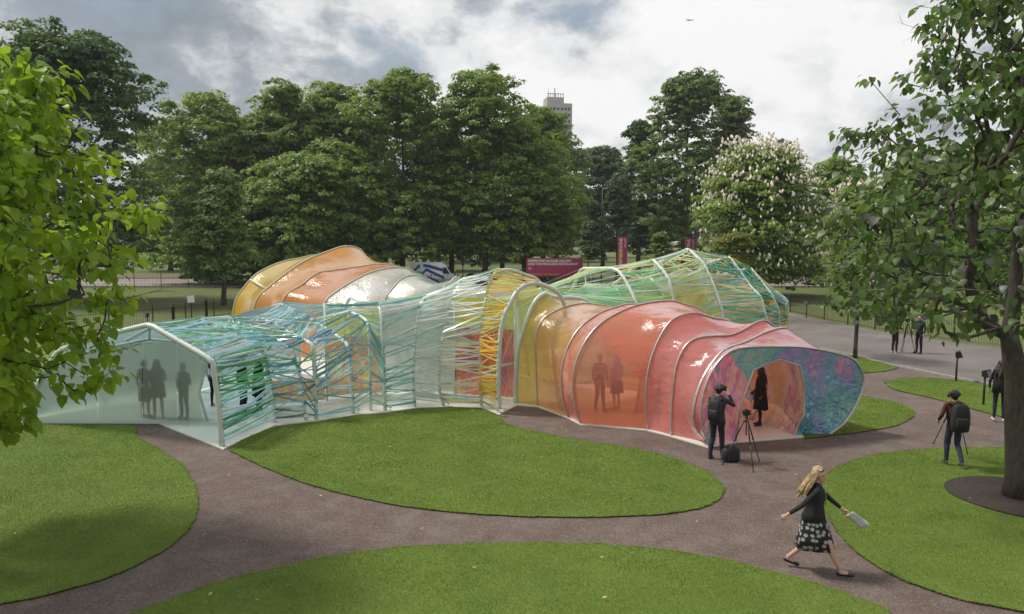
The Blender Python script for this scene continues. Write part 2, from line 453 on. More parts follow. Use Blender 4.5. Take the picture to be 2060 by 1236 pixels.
# grass blades standing on the lawns (uncountable)
def in_poly(P, X, Y):
    P = np.array(P); x1, y1 = P[:, 0], P[:, 1]; x2, y2 = np.roll(x1, -1), np.roll(y1, -1)
    c = np.zeros(len(X), bool)
    for a, b, p, q in zip(x1, y1, x2, y2):
        k = ((b > Y) != (q > Y)) & (X < (p - a) * (Y - b) / (q - b + 1e-12) + a)
        c ^= k
    return c
def blades():
    VV, NN = [], 0
    for nm, (P, dens) in LAWNS.items():
        A = np.array(P); lo, hi = A.min(0), A.max(0)
        lo = np.maximum(lo, (-19, 6.0)); hi = np.minimum(hi, (22, 34))
        if (hi <= lo).any(): continue
        n = int((hi - lo).prod() * 4200 * dens)
        X = RNG.uniform(lo[0], hi[0], n); Y = RNG.uniform(lo[1], hi[1], n)
        ok = RNG.random(n) < np.clip((11.5 / Y) ** 1.2, 0.1, 1)
        ok &= np.abs(X) < Y * 0.74 + 0.4
        ok &= ((X - _bed_c[0]) ** 2 + (Y - _bed_c[1]) ** 2) > 1.27 ** 2
        X, Y = X[ok], Y[ok]
        k = in_poly(P, X, Y); X, Y = X[k], Y[k]; n = len(X)
        # clumpy height
        ph = 0.5 + 0.5 * np.sin(X * 2.1 + np.sin(Y * 1.7) * 2) * np.sin(Y * 2.6 + X)
        h = RNG.uniform(0.012, 0.028, n) * (0.8 + 0.4 * ph) * (1 + np.maximum(0, Y - 12) * 0.015)
        w = RNG.uniform(0.0028, 0.0048, n) * (1 + np.maximum(0, Y - 9) * 0.07)
        a = RNG.uniform(0, 2 * np.pi, n); l = RNG.uniform(0.1, 0.9, n) * h; b = RNG.uniform(0, 2 * np.pi, n)
        base = np.stack([X, Y, np.full(n, 0.029)], 1)
        d = np.stack([np.cos(a) * w, np.sin(a) * w, np.zeros(n)], 1)
        tip = base + np.stack([np.cos(b) * l, np.sin(b) * l, h], 1)
        VV.append(np.stack([base - d, base + d, tip], 1).reshape(-1, 3)); NN += n
        # longer blades spilling over the cut edge
        E = np.array(list(P) + [P[0]]); seg = np.linalg.norm(np.diff(E, axis=0), axis=1); Ls = np.r_[0, np.cumsum(seg)]
        m = int(Ls[-1] * 260); sE = RNG.uniform(0, Ls[-1], m)
        X = np.interp(sE, Ls, E[:, 0]); Y = np.interp(sE, Ls, E[:, 1])
        k = (Y > 6) & (Y < 26) & (np.abs(X) < Y * .74 + .4); X, Y = X[k] + RNG.normal(0, .012, k.sum()), Y[k] + RNG.normal(0, .012, k.sum()); m = len(X)
        if m:
            cl = np.array([0.4 + 1.2 * max(0, mnoise.noise(Vector((x * 3, y * 3, 2))) + .35) for x, y in zip(X, Y)])
            h = RNG.uniform(.02, .045, m) * cl; a = RNG.uniform(0, 6.283, m); b = RNG.uniform(0, 6.283, m); l = h * RNG.uniform(.4, 1.6, m); w = RNG.uniform(.003, .006, m) * 1.3
            base = np.stack([X, Y, np.full(m, .024)], 1); d = np.stack([np.cos(a) * w, np.sin(a) * w, 0 * a], 1)
            VV.append(np.stack([base - d, base + d, base + np.stack([np.cos(b) * l, np.sin(b) * l, h * .7], 1)], 1).reshape(-1, 3))
    V = np.concatenate(VV); F = np.arange(len(V)).reshape(-1, 3)
    o = link('grass', np_mesh('grass', V, F, M_BLADE))
    tag(o, 'short green mown grass standing on the curved lawns', 'grass', kind='stuff')
blades()
# fallen yellow leaves and pale specks on lawn and path
def litter():
    n = 260
    V, F = [], []
    X = RNG.uniform(-11, 16, n); Y = RNG.uniform(9, 33, n)
    X[:70] = RNG.uniform(12.5, 17, 70); Y[:70] = RNG.uniform(27, 33, 70)
    for i in range(n):
        a = random.random() * 6.28; s = random.uniform(0.02, 0.05); c, q = math.cos(a) * s, math.sin(a) * s
        b = len(V)
        for dx, dy in ((-c, -q), (q * .5, -c * .5), (c, q), (-q * .5, c * .5)):
            V.append((X[i] + dx, Y[i] + dy, 0.085 + random.uniform(-0.01, 0.015)))
        F.append((b, b + 1, b + 2, b + 3))
    o = link('fallen_leaves', np_mesh('fallen_leaves', np.array(V), np.array(F), plain('fallen leaf', (0.36, 0.28, 0.07), 0.8, 0, 0.5, 2)))
    tag(o, 'scattered small yellow leaves fallen on lawn and drive', 'leaves', kind='stuff')
litter()
# ================================================================== the pavilion
def m_film(name, tint, surf, opac=0.5, rough=0.26, wr=1.0, mottled=None, spec=0.14, gloss=0.03, gr=0.10):
    """plastic sheet: part clear and tinted, part milky, glossy and wrinkled"""
    t = NT(name)
    p = t.coord('World')
    warp = t.noise(t.coord('World', (1.0, 1.0, 2.6)), 1.6, 3, 0.55, 1.2)
    fine = t.noise(t.coord('World', (5.0, 5.0, 1.1)), 2.2, 3, 0.5, 1.5)
    fine2 = t.noise(t.coord('World', (1.3, 1.3, 6.0), (0.5, 0.3, 0.2)), 3.0, 3, 0.55, 2.0)
    crease = t.math('ABSOLUTE', t.math('SUBTRACT', t.noise(p, 2.6, 2, 0.4, 1.8), 0.5))
    h = t.math('ADD', t.math('MULTIPLY', warp, 0.6), t.math('ADD', t.math('MULTIPLY', fine, 0.22), t.math('MULTIPLY', fine2, 0.22)))
    h = t.math('ADD', h, t.math('MULTIPLY', crease, 0.35))
    nm = t.bump(h, 0.28 * wr, 0.10)
    n2 = t.noise(p, 0.9, 4, 0.6)
    s = t.mix(t.ramp(n2, [(0.35, (0.0,) * 3), (0.7, (0.55,) * 3)]), surf, mottled or tuple(min(1, c * 1.12) for c in surf))
    body = t.mixs(0.5, t.pbr(s, rough, 0, nm, **{'Specular IOR Level': spec, 'Coat Weight': 0.0}),
                  t.node('ShaderNodeBsdfTranslucent', {0: s, 1: nm}).outputs[0])
    tr = t.node('ShaderNodeBsdfTransparent', {0: tint}).outputs[0]
    gl = t.node('ShaderNodeBsdfGlossy', {0: (0.9, 0.9, 0.9), 'Roughness': 0.10, 'Normal': nm}).outputs[0]
    fr = t.node('ShaderNodeFresnel', {0: 1.12, 1: nm}).outputs[0]
    clear = t.mixs(fr, tr, gl)
    op = t.math('ADD', t.math('MULTIPLY', n2, 0.16), opac - 0.08)
    sheen = t.node('ShaderNodeBsdfGlossy', {0: (0.95, 0.95, 0.95), 'Roughness': gr, 'Normal': nm}).outputs[0]
    return t.done(t.mixs(gloss, t.mixs(op, clear, body), sheen))
def m_dichroic(name, stops, scale=0.8, opac=0.8, metal=0.55, rough=0.18, wr=1.0, zs=0.35, cw=0.45):
    """crumpled colour-shifting film: thin-film gloss over colour that follows the creases"""
    t = NT(name)
    p = t.coord('World')
    a = t.noise(t.coord('World', (1, 1, zs)), scale, 2, 0.45, 0.6)
    cr = t.math('ABSOLUTE', t.math('SUBTRACT', t.noise(p, 1.3, 2, 0.4, 1.4), 0.5))
    cr2 = t.math('ABSOLUTE', t.math('SUBTRACT', t.noise(t.coord('World', (3.4, 3.4, 0.8)), 1.6, 3, 0.5, 1.2), 0.5))
    cr3 = t.math('ABSOLUTE', t.math('SUBTRACT', t.noise(t.coord('World', (2.0, 2.0, 3.2), (0.6, 0.5, 0.3)), 2.6, 3, 0.5, 1.0), 0.5))
    hh = t.math('ADD', cr, t.math('ADD', t.math('MULTIPLY', cr2, 0.4), t.math('MULTIPLY', cr3, 0.25)))
    f = t.math('ADD', t.math('MULTIPLY', a, 0.92), t.math('MULTIPLY', cr2, cw))
    f = t.math('ADD', f, 0.04 - cw * 0.1)
    col = t.ramp(f, stops)
    nm = t.bump(hh, 0.7 * wr, 0.26)
    body = t.pbr(col, rough, metal, nm, **{'Thin Film Thickness': 420.0, 'Thin Film IOR': 1.6, 'Specular IOR Level': 0.8})
    body = t.mixs(0.42, body, t.node('ShaderNodeBsdfTranslucent', {0: col, 1: nm}).outputs[0])
    body = t.mixs(0.12, body, t.node('ShaderNodeBsdfGlossy', {0: (0.95, 0.95, 1.0), 'Roughness': 0.12, 'Normal': nm}).outputs[0])
    tr = t.node('ShaderNodeBsdfTransparent', {0: t.mix(0.6, col, (0.9, 0.85, 0.85))}).outputs[0]
    return t.done(t.mixs(opac, tr, body))
def m_ribbon(name, col, clear=0.22):
    t = NT(name)
    n = t.noise(t.coord('World'), 1.3, 3, 0.6)
    c = t.ramp(n, [(0.3, tuple(x * 0.82 for x in col)), (0.7, tuple(min(1, x * 1.15) for x in col))])
    b = t.mixs(0.5, t.pbr(c, 0.22, 0, None, **{'Specular IOR Level': 0.6, 'Coat Weight': 0.3, 'Coat Roughness': 0.08}), t.node('ShaderNodeBsdfTranslucent', {0: c}).outputs[0])
    return t.done(t.mixs(1 - clear, t.node('ShaderNodeBsdfTransparent', {0: tuple(0.4 + 0.6 * x for x in col)}).outputs[0], b))
M_STEEL = plain('white painted steel', (0.60, 0.66, 0.60), 0.38, 0, 0.08, 3)
M_ALU = plain('brushed aluminium strip', (0.62, 0.60, 0.58), 0.33, 0.75, 0.12, 20)
M_FLOOR = plain('pale resin floor', (0.66, 0.67, 0.60), 0.32, 0, 0.06, 2.0)
M_CLIP = plain('galvanised clip', (0.55, 0.56, 0.55), 0.4, 0.6)
F_OLIVE = m_film('olive gold film', (0.86, 0.66, 0.30), (0.64, 0.44, 0.14), 0.56)
F_GOLD = m_film('yellow film', (0.92, 0.74, 0.20), (0.66, 0.46, 0.05), 0.66, gloss=0.015)
F_TAN = m_film('apricot film', (0.92, 0.62, 0.34), (0.72, 0.37, 0.11), 0.68, gloss=0.015)
F_ORANGE = m_film('orange film', (0.95, 0.56, 0.30), (0.72, 0.30, 0.09), 0.66, gloss=0.015)
F_PEACH = m_film('peach film', (0.96, 0.66, 0.40), (0.74, 0.38, 0.15), 0.58, spec=0.2)
F_RED = m_film('rose red film', (0.98, 0.50, 0.38), (0.82, 0.33, 0.25), 0.64, 0.24, spec=0.2)
F_ROSE = m_film('rose film', (0.97, 0.52, 0.50), (0.80, 0.36, 0.36), 0.62, 0.22, spec=0.25)
F_SILVER = m_film('silvery clear film', (0.92, 0.94, 0.90), (0.66, 0.70, 0.62), 0.50, 0.12, 2.6, (0.74, 0.56, 0.34), gloss=0.16, gr=0.10)
F_MINT = m_film('mint film', (0.80, 0.93, 0.84), (0.50, 0.66, 0.54), 0.48, 0.14, 2.2, (0.74, 0.60, 0.36), gloss=0.12, gr=0.10)
F_BLUE = m_film('pebbled blue film', (0.62, 0.78, 0.84), (0.27, 0.39, 0.46), 0.55, 0.35, 0.8)
F_GREEN = m_film('green film', (0.66, 0.88, 0.70), (0.34, 0.58, 0.42), 0.42)
F_WHITE = m_film('milky white film', (0.86, 0.90, 0.90), (0.50, 0.56, 0.57), 0.72, 0.3, 0.6)
D_FRONT = m_dichroic('teal violet colour-shift film', [(0.30, (0.74, 0.52, 0.72)), (0.36, (0.36, 0.36, 0.80)), (0.40, (0.10, 0.46, 0.80)), (0.44, (0.05, 0.58, 0.70)), (0.48, (0.10, 0.68, 0.62)), (0.52, (0.34, 0.72, 0.70)), (0.56, (0.06, 0.60, 0.68)), (0.60, (0.14, 0.50, 0.78)), (0.65, (0.50, 0.42, 0.82)), (0.72, (0.94, 0.76, 0.62))], 0.62, 0.82, 0.35, 0.14, 1.4, 0.3, 0.22)
D_SIDE = m_dichroic('magenta colour-shift film', [(0.34, (0.94, 0.66, 0.52)), (0.41, (0.90, 0.36, 0.58)), (0.46, (0.60, 0.24, 0.72)), (0.50, (0.90, 0.48, 0.56)), (0.54, (0.94, 0.70, 0.62)), (0.58, (0.46, 0.30, 0.76)), (0.62, (0.10, 0.58, 0.72)), (0.68, (0.30, 0.76, 0.66))], 1.2, 0.80, 0.3, 0.14, 1.2, 0.5, 0.3)
D_INNER = m_dichroic('blush colour-shift lining', [(0.36, (0.90, 0.62, 0.24)), (0.43, (0.88, 0.76, 0.62)), (0.50, (0.86, 0.80, 0.66)), (0.535, (0.88, 0.70, 0.60)), (0.555, (0.62, 0.14, 0.20)), (0.575, (0.86, 0.66, 0.58)), (0.61, (0.60, 0.18, 0.56)), (0.66, (0.85, 0.75, 0.45))], 1.5, 0.60, 0.12, 0.2, 1.3, 0.5)
D_REDWALL = m_dichroic('scarlet colour-shift panel', [(0.36, (0.45, 0.03, 0.12)), (0.43, (0.80, 0.06, 0.06)), (0.48, (0.88, 0.22, 0.03)), (0.52, (0.40, 0.05, 0.12)), (0.555, (0.90, 0.30, 0.03)), (0.60, (0.88, 0.75, 0.08)), (0.66, (0.75, 0.1, 0.1))], 1.6, 0.80, 0.15)
D_LIME = m_dichroic('lime colour-shift panel', [(0.38, (0.88, 0.74, 0.05)), (0.46, (0.80, 0.85, 0.08)), (0.53, (0.50, 0.78, 0.25)), (0.60, (0.88, 0.66, 0.10))], 1.4, 0.66, 0.12)
D_AMBER = m_dichroic('amber colour-shift panel', [(0.38, (0.55, 0.36, 0.05)), (0.45, (0.78, 0.30, 0.08)), (0.51, (0.38, 0.44, 0.08)), (0.56, (0.76, 0.18, 0.09)), (0.63, (0.6, 0.56, 0.08))], 1.4, 0.76, 0.15)
F_PINKY = m_film('shell pink film', (0.95, 0.72, 0.60), (0.74, 0.50, 0.36), 0.5, 0.2, 1.0, (0.80, 0.62, 0.24))
F_LEMON = m_film('lemon film', (0.92, 0.86, 0.50), (0.64, 0.58, 0.24), 0.55, 0.2, 1.0, (0.60, 0.62, 0.40))

pav = empty('pavilion', (0, 26, 0), 0, 'double-skinned plastic pavilion of coloured film tunnels and webbing ribbons on white ribs', 'pavilion')
_pinv = Matrix.Translation((0, -26, 0))
def ppart(mb, name, mats, smooth=False, parent=None, **k):
    o = mb.build(name, mats, parent or pav, smooth, **k)
    if parent is None: o.matrix_parent_inverse = _pinv
    return o
def unit2(d):
    d = np.array(d, float); return d / np.linalg.norm(d)

def rib(foot, dirv, px, tail=(), n=60, curved=True, foot_world=None, ridge=None):
    """vertical-plane rib: foot on the ground, points read in that plane, hidden far side from tail (dt, z)"""
    A = np.array(foot_world if foot_world is not None else G(*foot)[:2], float)
    D = unit2(dirv)
    tz = [(0.0, 0.03)] + [PV(x, y, A, D) for x, y in px]
    t0 = tz[-1][0]
    tz += [(t0 + dt, z) for dt, z in tail]
    P = np.array([(A[0] + D[0] * t, A[1] + D[1] * t, max(z, 0.03)) for t, z in tz])
    S = spline(P, n) if curved else resample(P, n)
    S[:, 2] = np.maximum(S[:, 2], 0.03)
    fr = None
    if ridge is not None:
        k = int(np.argmin(np.linalg.norm(S - P[ridge], axis=1))); fr = k / (n - 1)
    return {'p': S, 'n': n, 'ridge': fr, 'c': S.mean(0) * (1, 1, 0.35), 'k': P}
def rp(r, s):
    x = s * (r['n'] - 1); i = int(min(max(math.floor(x), 0), r['n'] - 2)); f = x - i
    return r['p'][i] * (1 - f) + r['p'][i + 1] * f
def vnoise(P, sc, amp, seed=0.0):
    return np.array([mnoise.noise(Vector((p[0] * sc + seed, p[1] * sc, p[2] * sc))) * amp for p in P])
def film(ra, rb, mat, s0=0.0, s1=1.0, m=12, sag=0.10, crumple=0.018, n=48, name='film_panel', off=0.0, label=None, tens=0.024):
    g = []
    n = int(n * 2.6); sd = random.random() * 50
    S = np.linspace(s0, s1, n)
    PA = np.array([rp(ra, s) for s in S]); PB = np.array([rp(rb, s) for s in S])
    cA, cB = ra['c'], rb['c']
    for j in range(m + 1):
        f = j / m
        P = PA * (1 - f) + PB * f
        c = cA * (1 - f) + cB * f
        d = c - P; L = np.linalg.norm(d, axis=1, keepdims=True); d = d / np.maximum(L, 1e-6)
        hz = np.clip(P[:, 2:3] / 0.5, 0, 1)
        w = math.sin(math.pi * f)
        q = P + d * (sag * w * hz + off) + d * (vnoise(P * (1, 1, 0.4), 2.3, crumple * 1.6, 3.0) + vnoise(P * (1, 1, 2.0), 5.0, crumple, 9.0))[:, None] * hz * w
        ed = (0.35 + 0.65 * abs(2 * f - 1)) * math.sin(math.pi * f) ** 0.5
        wk = np.array([mnoise.noise(Vector((si * 46 + 7 * f, f * 1.3, sd))) + 0.6 * mnoise.noise(Vector((si * 95 - 12 * f, f * 1.6, sd + 9))) for si in S]) * tens * ed
        q = q + d * wk[:, None] * hz
        q[:, 2] = np.maximum(q[:, 2], 0.03)
        g.append(q)
    mb = MB(); mb.loft(g, False)
    return ppart(mb, name, mat, True, label=label)
def ribtube(r, rad, mat, s0=0.0, s1=1.0, name='rib', nn=46, flat=None, out=0.0):
    S = np.linspace(s0, s1, nn)
    P = np.array([rp(r, s) for s in S])
    if out:
        d = P - r['c']; d /= np.linalg.norm(d, axis=1, keepdims=True); P = P + d * out
    mb = MB(); mb.tube(P, rad, 8, flat=flat)
    return ppart(mb, name, mat, True)

# ---- resin floor slab
slab = [G(40, 852), G(318, 853), G(449, 906), G(492, 884), G(553, 858), G(640, 848), G(713, 837), G(778, 831), G(838, 822), G(905, 820), G(970, 822), G(1004, 836), G(1040, 817), G(1082, 820), G(1143, 843), G(1168, 856), G(1303, 868), G(1350, 880), G(1424, 902), G(1480, 892), G(1597, 883), G(1668, 878)]
slab = [tuple(p[:2]) for p in slab] + [(9.2, 20.6), (8.0, 23.0), (6.6, 25.0), (8, 28.5), (14, 34.5), (13.2, 39), (5, 36), (1, 33.5), (-5, 38), (-10, 43), (-16, 38), (-9.8, 30), (-12, 26.5), (-14.5, 22.5)]
fl = sheet('floor_slab', slab, 0.028, M_FLOOR, 0.06, M_FLOOR); fl.parent = pav; fl.matrix_parent_inverse = _pinv

# ---- A: ribbon tunnel, front left
def pdir(a, b): return G(*b)[:2] - G(*a)[:2]
A = []
A.append(rib((447, 900), pdir((447, 900), (48, 847)), [(440, 813), (428, 726), (301, 653), (204, 676), (116, 707), (67, 790), (49, 845)], (), 60, False, ridge=3))
_t = lambda z, w: ((w * .45, z * .92), (w * .8, z * .72), (w, 0.03))
A.append(rib((552, 852), (-.92, .39), [(547, 787), (528, 703), (400, 643)], _t(2.85, 3.9), 60, False, ridge=3))
A.append(rib((615, 847), (-.86, .50), [(607, 768), (587, 702), (462, 641)], _t(2.8, 3.7), 60, False, ridge=3))
A.append(rib((636, 846), (-.80, .60), [(634, 760), (630, 694), (585, 672), (523, 639)], _t(2.85, 3.8), 60, False, ridge=4))
A.append(rib((711, 834), (-.70, .71), [(706, 760), (703, 697), (678, 676), (627, 644), (565, 613)], _t(3.0, 3.0), 60, False, ridge=5))
A.append(rib((746, 828), (-.55, .83), [(743, 674), (733, 642), (701, 628), (650, 618)], _t(2.9, 3.0), 60, True, ridge=4))
A.append(rib((775, 828), (-.40, .92), [(771, 700), (768, 640), (764, 617), (757, 613)], ((2.5, 3.1), (5.0, 2.8), (6.0, 0.03)), 60, True, ridge=4))
A.append(rib((835, 820), (.30, .95), [(832, 755), (838, 661), (849, 609), (872, 594)], ((2.0, 3.6), (4.0, 3.4), (5.5, 0.03)), 60, True, ridge=4))
A.append(rib((892, 818), (.50, .87), [(883, 771), (889, 690), (905, 619), (919, 583), (942, 562)], ((1.5, 3.8), (3.2, 3.3), (4.2, 0.03)), 60, True, ridge=5))
A.append(rib((969, 820), (.60, .80), [(966, 740), (968, 684), (981, 584), (1003, 545)], ((1.4, 4.1), (2.6, 3.4), (3.4, 0.03)), 60, True, ridge=4))
A.append(rib((1004, 832), (.80, .60), [(1003, 746), (1009, 654), (1024, 614), (1046, 580), (1074, 570), (1098, 576), (1120, 587), (1134, 610)], ((0.25, 2.2), (0.3, 0.03)), 60, True, ridge=6))
RIBR = [0.075, 0.06, 0.055, 0.065, 0.06, 0.05, 0.06, 0.045, 0.05, 0.05, 0.07]
for r, w in zip(A, RIBR): ribtube(r, w, M_STEEL)
def beam(p, q, rad=0.045, name='beam', mat=None, mid=None):
    mb = MB(); mb.tube([p, q] if mid is None else [p, mid, q], rad, 8); return ppart(mb, name, mat or M_STEEL, True)
# portal: inner frame, king post, ridge and rails
beam(rp(A[0], A[0]['ridge']), rp(A[1], A[1]['ridge']), 0.045, 'ridge_beam')
for i in range(1, 6): beam(rp(A[i], A[i]['ridge']), rp(A[i + 1], A[i + 1]['ridge']), 0.04, 'ridge_beam')
beam(A[0]['k'][2], A[1]['k'][2], 0.05, 'eaves_beam')
beam(A[0]['k'][1] * (1, 1, .83), A[1]['k'][1] * (1, 1, 0.75), 0.03, 'side_rail')
PY = G(230, 849)[1]
def pane_pt(x, y): return AT(x, y, PY)
inner = [pane_pt(50, 849), pane_pt(75, 770), pane_pt(120, 724), pane_pt(204, 702), pane_pt(300, 682), pane_pt(362, 688), pane_pt(418, 730), pane_pt(402, 790), pane_pt(420, 851)]
mb = MB(); mb.tube([p + np.array((0, -0.06, 0)) for p in inner], 0.045, 8); ppart(mb, 'door_frame', M_STEEL, True)
beam(AT(301, 655, A[0]['k'][3][1]), pane_pt(301, 684), 0.03, 'king_post')
beam(A[0]['k'][4], pane_pt(204, 702), 0.03, 'tie_bar')
# frosted front wall in three panes
def m_frost():
    t = NT('frosted plastic pane')
    n = t.noise(t.coord('World', (1, 1, 0.3)), 0.8, 4, 0.6)
    c = t.ramp(n, [(0.3, (0.76, 0.80, 0.66)), (0.7, (0.86, 0.87, 0.74))])
    rf = t.node('ShaderNodeBsdfRefraction', {0: c, 'Roughness': 0.5, 'IOR': 1.16}).outputs[0]
    df = t.mixs(0.5, t.node('ShaderNodeBsdfDiffuse', {0: (0.47, 0.50, 0.41)}).outputs[0], t.node('ShaderNodeBsdfTranslucent', {0: (0.64, 0.66, 0.54)}).outputs[0])
    b = t.mixs(0.50, rf, df)
    gl = t.node('ShaderNodeBsdfGlossy', {0: (1, 1, 1), 'Roughness': 0.15}).outputs[0]
    return t.done(t.mixs(t.node('ShaderNodeFresnel', {0: 1.35}).outputs[0], b, gl))
M_FROST = m_frost()
def pane(px):
    mb = MB(); P = [pane_pt(x, y) for x, y in px]; n = len(P)
    mb.add(P, [tuple(range(n))])
    return ppart(mb, 'frosted_pane', M_FROST)
pane([(56, 848), (196, 848), (196, 707), (125, 727), (80, 775)])
pane([(197, 848), (286, 848.5), (286, 691), (197, 706.5)])
pane([(287, 848.5), (356, 849), (356, 692), (300, 688), (287, 690.5)])
pane([(357, 849), (410, 850), (398, 792), (412, 734), (360, 693), (357, 692)])
beam(pane_pt(54, 850), pane_pt(412, 851), 0.025, 'sill_rail', M_ALU)
# blue sheet over the far slope of the tunnel roof
for i in range(0, 5):
    a, b = A[i], A[i + 1]
    g = []
    for j in range(11):
        f = j / 10
        row = []
        for s in np.linspace(0, 1, 26):
            p = rp(a, a['ridge'] + (1 - a['ridge']) * s) * (1 - f) + rp(b, b['ridge'] + (1 - b['ridge']) * s) * f
            p = p.copy(); p[2] = max(0.03, p[2] + 0.05 + 0.10 * math.sin(math.pi * f) * math.sin(math.pi * min(1, s * 1.6)) - 0.0)
            row.append(p)
        g.append(row)
    mb = MB(); mb.loft(g, False); ppart(mb, 'roof_film', F_BLUE, True, label='pebbled blue film over the far roof slope')

# ---- inner curtain walls seen through the webbing
def curtain(base, z0, z1, mat, name, label=None, n=26, wob=0.05, lean=0.0):
    B = resample(np.array([G(x, y) for x, y in base]), n)
    g = []
    for k in range(15):
        z = z0 + (z1 - z0) * k / 14
        row = []
        for i, p in enumerate(B):
            q = p.copy(); q[2] = z
            w = wob * mnoise.noise(Vector((i * 0.55 + z0 * 3, z * 0.8, 2.0)))
            q[1] += w + lean * (z - z0)
            row.append(q)
        g.append(row)
    mb = MB(); mb.loft(g, False); return ppart(mb, name, mat, True, label=label)
curtain([(520, 824), (580, 818), (655, 812)], 0.12, 0.85, D_AMBER, 'inner_panel', 'low amber film panel')
curtain([(656, 806), (705, 800), (768, 797)], 0.12, 2.05, D_AMBER, 'inner_panel', 'amber film panel')
curtain([(656, 806), (705, 800), (768, 797)], 2.06, 2.9, D_LIME, 'inner_panel', 'lime film panel')
curtain([(772, 796), (840, 793), (914, 796)], 0.14, 3.05, F_WHITE, 'inner_panel', 'milky white film curtain', wob=0.12)
curtain([(916, 799), (970, 803), (1036, 807)], 0.12, 2.35, D_REDWALL, 'inner_panel', 'scarlet colour-shifting film panel', wob=0.16)
curtain([(916, 799), (970, 803), (1036, 807)], 2.36, 3.35, D_LIME, 'inner_panel', 'lime colour-shifting film panel', wob=0.1)
def GU(x, y, z): return G(x, y) + np.array((0, 0, z))
beam(GU(916, 799, 2.35), GU(1036, 807, 2.35), 0.03, 'panel_rail')
for x, y in ((658, 808), (770, 797), (916, 799), (1036, 809)):
    g0 = G(x, y); beam(g0, g0 + np.array((0, 0, 3.2)), 0.04, 'inner_post')
# doorway under the arch: rails and cross bracing wires
beam(GU(985, 819, 1.25), GU(1036, 808, 1.25), 0.05, 'door_rail')
beam(GU(1005, 829, 0.1), GU(1036, 808, 1.2), 0.008, 'brace_wire', M_ALU); beam(GU(1005, 829, 1.2), GU(1036, 808, 0.1), 0.008, 'brace_wire', M_ALU)
beam(GU(1005, 829, 1.3), GU(1036, 808, 2.6), 0.008, 'brace_wire', M_ALU); beam(GU(1005, 829, 2.6), GU(1036, 808, 1.3), 0.008, 'brace_wire', M_ALU)

# ---- C: apricot to rose tunnel, front right
C = []
_c = lambda w, z: ((w * .4, z * .96), (w * .8, z * .62), (w * .95, z * .3), (w, 0.03))
C.append(rib((1037, 812), (.80, .60), [(1040, 720), (1048, 680), (1072, 614), (1096, 590), (1112, 598)], ((1.6, 3.1), (2.3, 1.8), (2.5, 0.03)), 64, True, ridge=4))
C.append(rib((1082, 818), (.83, .56), [(1079, 740), (1078, 680), (1088, 650), (1106, 633), (1142, 617), (1190, 612)], ((1.5, 2.7), (2.3, 1.4), (2.5, 0.03)), 64))
C.append(rib((1143, 841), (.86, .51), [(1133, 800), (1130, 750), (1140, 705), (1165, 662), (1205, 632), (1240, 619), (1268, 613)], _c(2.4, 3.2), 64))
C.append(rib((1167, 853), (.88, .48), [(1156, 810), (1153, 760), (1165, 712), (1195, 664), (1240, 632), (1290, 613), (1345, 606), (1372, 612)], _c(2.2, 3.1), 64))
C.append(rib((1303, 865), (.92, .39), [(1300, 820), (1301, 770), (1309, 725), (1326, 682), (1346, 650), (1370, 636), (1400, 631), (1432, 640)], _c(2.0, 2.9), 64))
C.append(rib((1350, 877), (.93, .36), [(1353, 800), (1360, 740), (1378, 698), (1403, 681), (1436, 677), (1470, 675), (1500, 662), (1524, 648), (1545, 648)], _c(1.2, 2.6), 64))
C.append(rib((1420, 892), (.86, .51), [(1400, 860), (1395, 825), (1408, 775), (1430, 735), (1458, 704), (1500, 688), (1545, 667), (1578, 660), (1592, 672)], ((.8, 1.9), (1.25, 1.3), (1.1, .6), (.7, .03)), 64))
C.append(rib((1427, 901), pdir((1427, 901), (1666, 876)), [(1414, 860), (1411, 820), (1422, 770), (1446, 728), (1474, 706), (1510, 700), (1560, 699), (1620, 701), (1686, 713), (1720, 728), (1736, 762), (1728, 800), (1702, 846), (1668, 874)], (), 64))
CM = [F_OLIVE, F_PEACH, F_RED, F_RED, F_ROSE, F_ROSE, F_ROSE]
for i in range(7): film(C[i], C[i + 1], CM[i], sag=[.10, .10, .03, .05, .10, .10, .03][i], m=14, n=60)
ribtube(C[0], 0.075, M_STEEL)
for r in C[1:]: ribtube(r, 0.042, M_ALU, nn=60, flat=0.55, out=0.015)
# bolts along the aluminium strips
mb = MB(); mb.lathe([(0.016, 0), (0.016, 0.012), (0.008, 0.02)], n=6); _bolt = mb.mesh('bolt', M_CLIP)
for r in C[1:]:
    for s in np.arange(0.05, 0.62, 0.055):
        p = rp(r, s); d = Vector(p - r['c']).normalized()
        o = link('bolt', _bolt, pav, tuple(p + np.array(d) * 0.045)); o.matrix_parent_inverse = _pinv
        o.rotation_mode = 'QUATERNION'; o.rotation_quaternion = d.to_track_quat('Z', 'Y')
# front wall of colour-shifting film around the polygonal door
fd = unit2(pdir((1427, 901), (1666, 876))); fin = np.array((-fd[1], fd[0]))       # into the tunnel
FA = G(1427, 901)[:2] + fin * 0.22
def front_pt(x, y):
    t, z = PV(x, y, FA, fd); q = FA + fd * t
    return np.array((q[0], q[1], max(z, 0.03)))
door = np.array([front_pt(x, y) for x, y in [(1480, 889), (1491, 813), (1516, 744), (1567, 723), (1609, 736), (1618, 776), (1618, 834), (1597, 881)]])
NF = 96
outer = np.array([rp(C[7], s) for s in np.linspace(0, 1, NF)])
